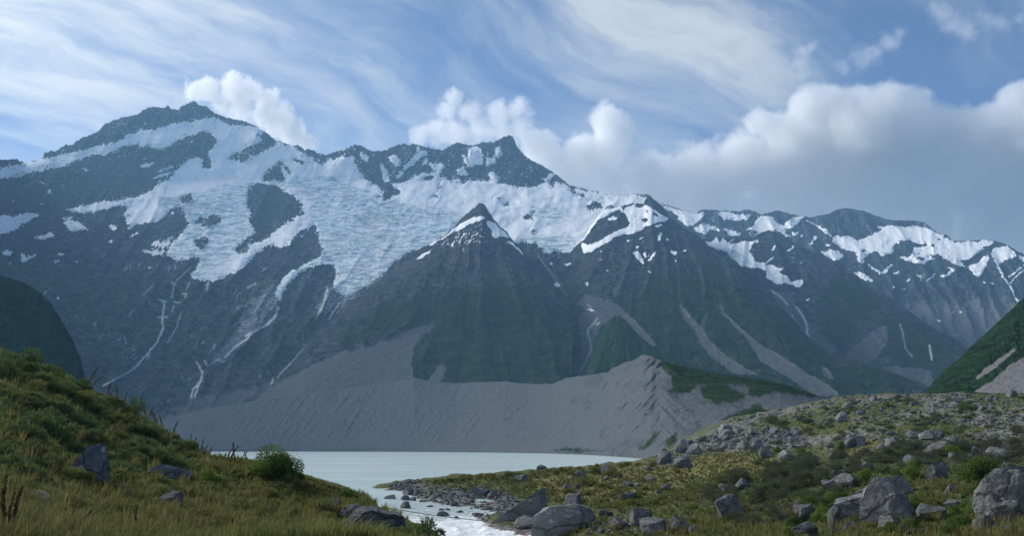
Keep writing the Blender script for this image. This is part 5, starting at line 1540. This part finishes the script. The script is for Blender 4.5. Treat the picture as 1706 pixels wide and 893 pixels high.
def bushes_in(poly, n, seed, kind, wmin, wmax, label, group, asp=(.5, .75), mind=6, name='bush', cat='bush'):
    rn = random.Random(seed)
    made = []
    for px, py in scatter(poly, n, seed, mind):
        w = rn.uniform(wmin, wmax)
        made.append((px, py, put_bush(px, py, w, w * rn.uniform(*asp), kind, label, group, name=name, cat=cat)))
    name_each(made, label)


SCRB = 'scrub_bush'
bushes_in([(1160, 835), (1190, 805), (1260, 795), (1320, 775), (1420, 766), (1450, 790), (1400, 840), (1320, 880), (1220, 878)], 95, 61, 'grey', 20, 42, 'grey twiggy thicket bush', 'grey scrub of the lower right thicket', (.5, .75), 7, SCRB, 'scrub bush')
bushes_in([(1420, 765), (1500, 745), (1800, 742), (1800, 790), (1580, 772), (1480, 785)], 84, 63, 'grey', 18, 36, 'grey twiggy ridge-foot bush', 'grey scrub of the upper right meadow', (.45, .65), 8, SCRB, 'scrub bush')
bushes_in([(0, 592), (60, 604), (160, 655), (250, 712), (330, 758), (240, 795), (100, 800), (0, 790)], 62, 65, 'dark', 26, 62, 'dark green slope bush', 'bushes on the left slope', (.45, .65), 14, 'slope_bush', 'bush')
bushes_in([(0, 800), (330, 800), (540, 845), (600, 893), (0, 893)], 34, 67, 'olive', 34, 74, 'low olive cushion plant', 'low cushions in the left meadow', (.3, .45), 26, 'cushion_plant', 'cushion plant')
bushes_in([(700, 803), (850, 792), (1000, 780), (1090, 772), (1090, 779), (1000, 788), (850, 802), (720, 806)], 44, 69, 'olive', 12, 24, 'low olive bush along the spit', 'low bushes along the spit', (.4, .6), 6, 'spit_bush', 'bush')
bushes_in([(880, 812), (1000, 795), (1120, 785), (1180, 810), (1120, 850), (960, 850)], 34, 71, 'olive', 14, 32, 'low olive tussock cushion', 'cushions in the yellow grass', (.35, .55), 10, 'cushion_plant', 'cushion plant')
bushes_in([(1130, 750), (1200, 712), (1330, 690), (1500, 700), (1706, 715), (1706, 742), (1500, 738), (1360, 755), (1200, 756)], 46, 79, 'grey', 12, 28, 'grey green scrub on the far rise', 'scrub of the far rise', (.4, .6), 8, SCRB, 'scrub bush')
bushes_in([(1260, 708), (1420, 672), (1540, 668), (1706, 656), (1706, 668), (1640, 715), (1500, 725), (1340, 720)], 46, 73, 'dark', 10, 24, 'small dark ridge bush', 'small bushes on the rubbly ridge', (.4, .55), 8, 'ridge_bush', 'bush')
bushes_in([(1400, 890), (1440, 800), (1560, 820), (1700, 810), (1620, 850), (1560, 893)], 22, 75, 'olive', 22, 44, 'low yellow green cushion', 'cushions between the right boulders', (.35, .55), 14, 'cushion_plant', 'cushion plant')
bushes_in([(10, 620), (110, 645), (200, 700), (320, 765), (300, 790), (120, 790), (10, 770)], 26, 87, 'olive', 26, 52, 'pale olive slope cushion', 'pale cushions on the left slope', (.35, .5), 20, 'cushion_plant', 'cushion plant')
bushes_in([(1290, 893), (1330, 850), (1420, 815), (1560, 800), (1706, 800), (1706, 893)], 40, 89, 'leaf', 18, 40, 'low leafy green shrub', 'low green shrubs of the lower right', (.4, .6), 14, 'green_shrub', 'shrub')
bushes_in([(1180, 800), (1300, 760), (1480, 755), (1600, 775), (1500, 800), (1330, 840), (1200, 840)], 30, 91, 'dark', 18, 36, 'dark green meadow shrub', 'dark green shrubs of the right meadow', (.4, .6), 12, 'green_shrub', 'shrub')
bushes_in([(1100, 896), (1120, 850), (1180, 838), (1200, 870), (1180, 896)], 12, 77, 'bright', 22, 40, 'low bright green turf cushion', 'bright green turf cushions', (.25, .35), 10, 'turf_cushion', 'cushion plant')


# ---------------------------------------------------------------- speargrass
def speargrass(px, py, stalks, label, group=None, rosette=True, gold=False, hs=1.0):
    x, y, z, r = hit(px, py)
    k = r / FPX
    o = link('speargrass', None, label=label, cat='plant', group=group)
    o.location = (x, y, z)
    for (dx, h, lean) in stalks:
        H = h * k * hs * 1.25
        n = 9
        P = [(dx * k + lean * H * (t / (n - 1)) ** 1.8, 0.03 * H * math.sin(t), H * t / (n - 1) * (1 - .12 * abs(lean) * t / (n - 1))) for t in range(n)]
        w = max(0.045 * H, 0.045)
        # bracts along the upper part make the stalk ragged
        paths = [(P, w * .55, w * .35)]
        me = tube_mesh('flower_stalk', paths, SPIKE, 5)
        st = link('flower_stalk', me, o)
        rs = random.Random(int(px * 7 + dx * 13 + h))
        V, T = [], []
        for i in range(46):
            t = 0.28 + 0.72 * rs.random()
            f = t * (n - 1)
            a, b = P[int(min(f, n - 2))], P[int(min(f, n - 2)) + 1]
            u = f - int(min(f, n - 2))
            c = np.array(a) * (1 - u) + np.array(b) * u
            ang = rs.uniform(0, 6.28)
            e = np.array((math.cos(ang), math.sin(ang), .9)) * w * 2.3 * (1.25 - t * .75)
            s_ = np.array((-math.sin(ang), math.cos(ang), 0)) * w * 0.9
            V += [c + s_, c + e, c - s_]
            T += [rs.random()] * 3
        mb = quick_mesh('bract', np.array(V), np.arange(len(V)).reshape(-1, 3), False)
        set_tint(mb, T)
        mb.materials.append(SPEAR if gold else SPIKE)
        link('bract', mb, st, kind='stuff')
    if rosette:
        rs = random.Random(int(px * 3 + py))
        V, T = [], []
        for i in range(60):
            a, e = rs.uniform(0, 6.28), rs.uniform(.35, 1.2)
            Ln = rs.uniform(9, 17) * k * hs
            d = np.array((math.cos(a) * math.cos(e), math.sin(a) * math.cos(e), math.sin(e)))
            s_ = np.array((-math.sin(a), math.cos(a), 0)) * 0.012 * r / 60
            V += [s_, d * Ln, -s_]
            T += [rs.random()] * 3
        me = quick_mesh('spear_leaves', np.array(V), np.arange(len(V)).reshape(-1, 3), False)
        set_tint(me, T)
        me.materials.append(SPEAR)
        link('spear_leaves', me, o, kind='stuff')
    return o


speargrass(149, 640, [(-1, 28, .35), (3, 18, .8)], 'speargrass with two long bent stalks highest on the left skyline')
speargrass(180, 664, [(-1, 22, .15), (3, 14, .3)], 'speargrass stalks on the skyline just below the highest bent pair')
speargrass(196, 672, [(-1, 22, -.1)], 'single upright speargrass stalk in the middle of the left skyline')
speargrass(207, 676, [(0, 18, .1)], 'short speargrass stalk next to the single upright one on the skyline')
speargrass(244, 698, [(-2, 20, -.15), (5, 18, .2)], 'pair of curved speargrass stalks halfway down the skyline')
speargrass(258, 706, [(0, 20, -.3), (4, 16, -.4)], 'speargrass stalks leaning left below the curved pair')
speargrass(270, 716, [(0, 18, -.3)], 'brown speargrass stalk on the steep part of the skyline')
speargrass(288, 730, [(0, 22, .25)], 'tall brown speargrass stalk above the lake end of the slope')
speargrass(318, 750, [(-1, 18, 0), (5, 16, .1)], 'twin upright speargrass stalks at the lower end of the slope')
speargrass(332, 756, [(-4, 14, 0), (3, 18, .1), (9, 12, .3)], 'clump of brown speargrass beside the lake at the slope end')
speargrass(344, 764, [(-3, 14, -.2), (4, 15, .2)], 'ragged brown speargrass clump nearest the lake')
speargrass(378, 772, [(0, 22, .35)], 'curved speargrass stalk against the lake, first of the row left of the dense bush')
speargrass(390, 774, [(0, 27, -.12), (-6, 24, .4)], 'tallest crossed speargrass stalks against the lake left of the dense bush')
speargrass(400, 776, [(0, 20, .5)], 'bent over speargrass stalk close to the large dense bush')
speargrass(411, 777, [(0, 20, -.25)], 'speargrass stalk touching the large dense bush')
speargrass(511, 816, [(0, 9, 0)], 'short dark speargrass stub right of the large dense bush')
speargrass(524, 817, [(0, 15, -.15)], 'dark speargrass stalk standing against the river mouth')
speargrass(543, 824, [(0, 11, .3), (6, 9, .8)], 'curled speargrass stalks next to the low green skyline bush')
speargrass(185, 734, [(0, 24, .5)], 'golden speargrass leaning right in the middle of the slope', gold=True)
speargrass(217, 722, [(0, 34, .05), (6, 26, .15)], 'tall golden brown speargrass clump on the upper slope', gold=True)
speargrass(82, 818, [(0, 38, .15)], 'thin golden speargrass stalk left of the upright boulder', gold=True)
speargrass(104, 832, [(0, 34, -.1)], 'golden speargrass stalk below the upright boulder', gold=True)
speargrass(281, 824, [(0, 18, 0)], 'short golden speargrass stalk in front of the flat slab', gold=True)
speargrass(10, 893, [(-6, 66, -.05), (2, 48, .05), (8, 56, .1)], 'group of tall rusty speargrass stalks at the lower left corner')
speargrass(24, 880, [(0, 40, 0)], 'rusty speargrass stalk beside the corner group')
speargrass(112, 880, [(0, 26, .4)], 'leaning brown speargrass stalk in the lower left meadow')
speargrass(136, 885, [(0, 24, .4)], 'second leaning brown speargrass stalk, right of its like in the lower left meadow')
speargrass(224, 880, [(0, 26, .05)], 'upright brown speargrass stalk below the rounded streaked rock')
speargrass(270, 896, [(0, 16, -.5)], 'dark speargrass stalk leaning left at the lower edge')
speargrass(200, 812, [(0, 14, .1)], 'short speargrass stalk between the upright boulder and flat slab')
speargrass(24, 700, [(0, 22, .1)], 'brown speargrass stalk on the slope near the left picture edge')
speargrass(306, 765, [(0, 20, .0)], 'speargrass stalk in front of the brown clump at the slope end')
speargrass(443, 853, [(0, 18, .2)], 'brown speargrass stalk in grass under the large dense bush')


# ---------------------------------------------------------------- tussock grass
def grass(name, seed, areas, label, mat, hrange, blades=11):
    rs = np.random.RandomState(seed)
    X, Y, Zb, Rr = [], [], [], []
    for poly, n in areas:
        for px, py in scatter(poly, n, rs.randint(0, 99999)):
            x, y, z, r = hit(px, py)
            if z > 0.25:
                X.append(x), Y.append(y), Zb.append(z), Rr.append(r)
    n = len(X)
    base = np.stack([X, Y, np.array(Zb) - .03], -1)
    R_ = np.array(Rr)
    patch = fbm(base[:, 0] / 6, base[:, 1] / 6, 4, .6, seed % 40)
    B = blades
    a = rs.uniform(0, 6.283, (n, B))
    H = rs.uniform(hrange[0], hrange[1], (n, 1)) * rs.uniform(.6, 1.2, (n, B)) * (1 + .35 * patch[:, None])
    lean = rs.uniform(.15, 1.0, (n, B))
    spread = rs.uniform(0, .16, (n, B)) * H / .4
    w = np.maximum(0.010, R_ * 0.00042)[:, None] * rs.uniform(.7, 1.4, (n, B))
    c, s = np.cos(a), np.sin(a)
    o = base[:, None] + np.stack([c * spread, s * spread, 0 * c], -1)
    sd = np.stack([-s, c, 0 * c], -1) * w[..., None]
    mid = o + np.stack([c * lean * H * .25, s * lean * H * .25, H * .62], -1)
    tip = o + np.stack([c * lean * H * .8, s * lean * H * .8, H * (1 - .3 * lean)], -1)
    V = np.stack([o - sd, o + sd, mid + sd * .8, mid - sd * .8, tip], 2).reshape(-1, 3)
    k = np.arange(n * B)[:, None] * 5
    F = np.concatenate([k + [0, 1, 2], k + [0, 2, 3], k + [3, 2, 4]], 0)
    me = quick_mesh(name, V, F, smooth=False)
    t = np.clip(.45 + .55 * patch[:, None] + rs.uniform(-.3, .3, (n, B)) + .35 * fbm(base[:, 0] / 1.6, base[:, 1] / 1.6, 3, .6, seed % 40 + 5)[:, None], 0, 1)
    set_tint(me, np.repeat(t.ravel(), 5))
    me.materials.append(mat)
    link(name, me, kind='stuff', label=label)


grass('grass', 81, [([(0, 785), (130, 800), (330, 780), (420, 772), (520, 806), (640, 838), (735, 918), (0, 918)], 6500), ([(300, 745), (345, 758), (420, 770), (520, 804), (640, 836), (660, 852), (500, 830), (400, 800), (330, 785)], 1500),
                    ([(860, 918), (1000, 850), (1200, 800), (1400, 770), (1830, 770), (1830, 918)], 3600),
                    ([(700, 804), (900, 786), (1090, 771), (1160, 758), (1340, 752), (1330, 775), (1160, 835), (1000, 850), (860, 830)], 3400)],
      'olive and straw coloured tussock grass covering the meadows', GRASSM, (.28, .55), 9)
grass('tall_tussock', 85, [([(0, 596), (100, 632), (200, 690), (330, 760), (420, 785), (560, 835), (660, 885), (0, 918)], 520), ([(870, 880), (1000, 800), (1180, 765), (1330, 755), (1400, 800), (1830, 800), (1830, 918), (1000, 918)], 330)],
      'tall straw coloured tussocks standing out of the meadow grass', TALLG, (.55, .95), 22)
grass('slope_grass', 83, [([(0, 586), (100, 620), (200, 672), (330, 750), (340, 790), (0, 800)], 5200), ([(1080, 770), (1150, 735), (1260, 690), (1420, 660), (1830, 655), (1830, 760), (1350, 760)], 2200)],
      'green grass between the bushes of the left slope and on the far rise', GREENG, (.26, .5), 9)

# ---------------------------------------------------------------- cable over the river
P = []
for px, py, r in ((640, 846, 92), (680, 853, 90.5), (742, 862, 88.5), (812, 869.6, 86.5), (864, 875, 85), (930, 883, 83.5), (1004, 891, 82)):
    P.append(tuple(float(v) for v in at(px, py, r)))
cb = tube_mesh('cable', [(P, 0.035, 0.035)], BARK, 6)
link('cable', cb, label='thin dark cable strung low across the rapids', cat='cable')
print('objects', round(time.time() - T0, 1))

# ======================================================================== low cloud on and behind the crest
def cloud(name, label, puffs, Y, dens, scale, amp, soft_=0.3, flat=1.0, step=45.0, seed=0.0, group=None):
    cs = []
    for (px, py, r) in puffs:
        x, y, z = [float(v) for v in at(px, py, Y)]
        k = math.sqrt(x * x + y * y + z * z) / FPX
        cs.append(((x, y, z), r * k))
    tmp = bmesh.new()
    for c, R in cs:
        b2 = bmesh.ops.create_icosphere(tmp, subdivisions=3, radius=R * (1.0 + amp * 0.75))
        bmesh.ops.translate(tmp, verts=b2['verts'], vec=c)
    me = bpy.data.meshes.new(name)
    tmp.to_mesh(me)
    tmp.free()
    o = bpy.data.objects.new(name, me)
    COL.objects.link(o)
    md = o.modifiers.new('remesh', 'REMESH')
    md.mode, md.voxel_size = 'VOXEL', max(60.0, min(R for _, R in cs) * 0.3)
    dg = bpy.context.evaluated_depsgraph_get()
    me2 = bpy.data.meshes.new_from_object(o.evaluated_get(dg))
    bpy.data.objects.remove(o)
    me2.name = name
    me2.materials.clear()

    def build(q, out):
        pos = q.n('ShaderNodeNewGeometry').outputs['Position']
        wp = q.vec('ADD', pos, q.vec('SCALE', q.vec('SUBTRACT', q.noise(pos, scale * 0.8, 3, color=True), (0.5, 0.5, 0.5)), s=0.6 / scale))
        acc = None
        for c, R in cs:
            d = q.math('MULTIPLY_ADD', q.vec('DISTANCE', wp, c), 1.0 / R, -1.0)
            acc = d if acc is None else q.math('SMOOTH_MIN', acc, d, 0.3)
        nz = q.noise(q.vec('ADD', pos, (seed * 900, 0, 0)), scale, 6, 0.62)
        nz = q.math('ADD', q.math('MULTIPLY', nz, 0.78), q.math('MULTIPLY', q.noise(pos, scale * 4.5, 4, 0.65), 0.24))
        e = q.math('SUBTRACT', q.math('MULTIPLY', q.math('SUBTRACT', nz, 0.5), amp * 2.6), acc)
        dn = q.math('MULTIPLY', q.remap(e, 0.0, soft_), dens)
        pv = q.n('ShaderNodeVolumePrincipled')
        q.put(pv.inputs['Color'], (1, 1, 1))
        q.put(pv.inputs['Density'], dn)
        q.put(pv.inputs['Anisotropy'], 0.35)
        q.t.links.new(pv.outputs[0], out.inputs['Volume'])
    m = material(name + ' vapour', build)
    ex = [max(c[i] + R for c, R in cs) - min(c[i] - R for c, R in cs) for i in range(3)]
    m.cycles.volume_step_rate = step / (sum(ex) / 3 / 10)
    me2.materials.append(m)
    o = link(name, me2, label=label, cat='cloud', group=group)
    return o


BANK = [(1268, 208, 30), (1300, 215, 36), (1345, 180, 38), (1385, 175, 36), (1430, 185, 46), (1480, 175, 36), (1515, 180, 36), (1440, 245, 84), (1545, 240, 66), (1600, 225, 50), (1650, 240, 62), (1710, 250, 66), (1330, 262, 70), (1240, 280, 62),
        (1160, 292, 58), (1080, 296, 52), (1012, 206, 40), (1022, 240, 42), (965, 262, 46), (905, 254, 40), (890, 230, 22), (940, 300, 44), (1010, 305, 46), (1110, 330, 46), (1200, 325, 50), (1300, 325, 52), (1400, 315, 56), (1500, 315, 58), (1600, 310, 60), (1700, 315, 64),
        (1690, 168, 26), (1720, 170, 34), (1790, 250, 90), (1860, 280, 90), (1080, 345, 40), (1170, 352, 40), (1260, 356, 40), (1350, 356, 42), (1450, 360, 42), (1550, 366, 46), (1640, 372, 50), (1730, 378, 56)]
cloud('cloud', 'long grey cloud bank with white domes hanging over the right half of the range', BANK, 10000, 0.0068, 1 / 420.0, 0.66, 0.36, step=45, seed=0)
cloud('cloud', 'bright cap of cloud streaming off the highest snowy peak on the left', [(322, 150, 20), (348, 148, 24), (386, 148, 26), (414, 152, 24), (440, 168, 26), (404, 174, 26), (440, 190, 28), (466, 206, 28), (490, 224, 26), (512, 238, 20), (472, 186, 20), (368, 168, 20)], 9900, 0.011, 1 / 190.0, 1.0, 0.6, step=40, seed=1)
cloud('cloud', 'ragged small white puffs above the middle of the rocky crest', [(756, 162, 20), (742, 184, 22), (784, 188, 26), (830, 188, 26), (864, 182, 24), (866, 208, 28), (728, 216, 28), (764, 222, 30), (804, 218, 30), (840, 222, 28), (700, 226, 20)], 10000, 0.0055, 1 / 200.0, 1.0, 0.7, step=40, seed=2)
cloud('cloud', 'thin upright wisp of cloud above the left shoulder of the bank', [(1338, 88, 18), (1352, 76, 14), (1332, 104, 16), (1336, 124, 14)], 10200, 0.0030, 1 / 130.0, 1.3, 1.2, step=30, seed=3)
cloud('cloud', 'slanting wisp of cloud above the middle of the bank', [(1405, 112, 18), (1432, 98, 22), (1460, 86, 22), (1482, 70, 20), (1498, 56, 14)], 10200, 0.0028, 1 / 150.0, 1.3, 1.2, step=30, seed=4)
cloud('cloud', 'broken thin cloud at the top right corner of the sky', [(1568, 16, 22), (1588, 34, 24), (1610, 48, 22), (1642, 30, 20), (1668, 38, 20), (1695, 30, 16)], 10200, 0.0028, 1 / 160.0, 1.3, 1.2, step=30, seed=5)
print('clouds', round(time.time() - T0, 1))

# ---------------------------------------------------------------- air between here and the peaks
def build_haze():
    X0, X1, Y0, Y1, Z0, Z1 = -6500, 6500, -700, 9300, -16, 2420
    v = [(x, y, z) for x in (X0, X1) for y in (Y0, Y1) for z in (Z0, Z1)]
    f = [(0, 1, 3, 2), (4, 6, 7, 5), (0, 4, 5, 1), (2, 3, 7, 6), (0, 2, 6, 4), (1, 5, 7, 3)]
    me = bpy.data.meshes.new('haze')
    me.from_pydata(v, [], f)

    def build(q, out):
        pv = q.n('ShaderNodeVolumePrincipled')
        q.put(pv.inputs['Color'], (0.36, 0.68, 1.0))
        q.put(pv.inputs['Density'], 5.3e-5)
        q.put(pv.inputs['Anisotropy'], 0.2)
        q.t.links.new(pv.outputs[0], out.inputs['Volume'])
    me.materials.append(material('valley air', build))
    link('haze', me, kind='stuff', label='thin blue haze filling the valley in front of the peaks')


build_haze()
print('script', round(time.time() - T0, 1))
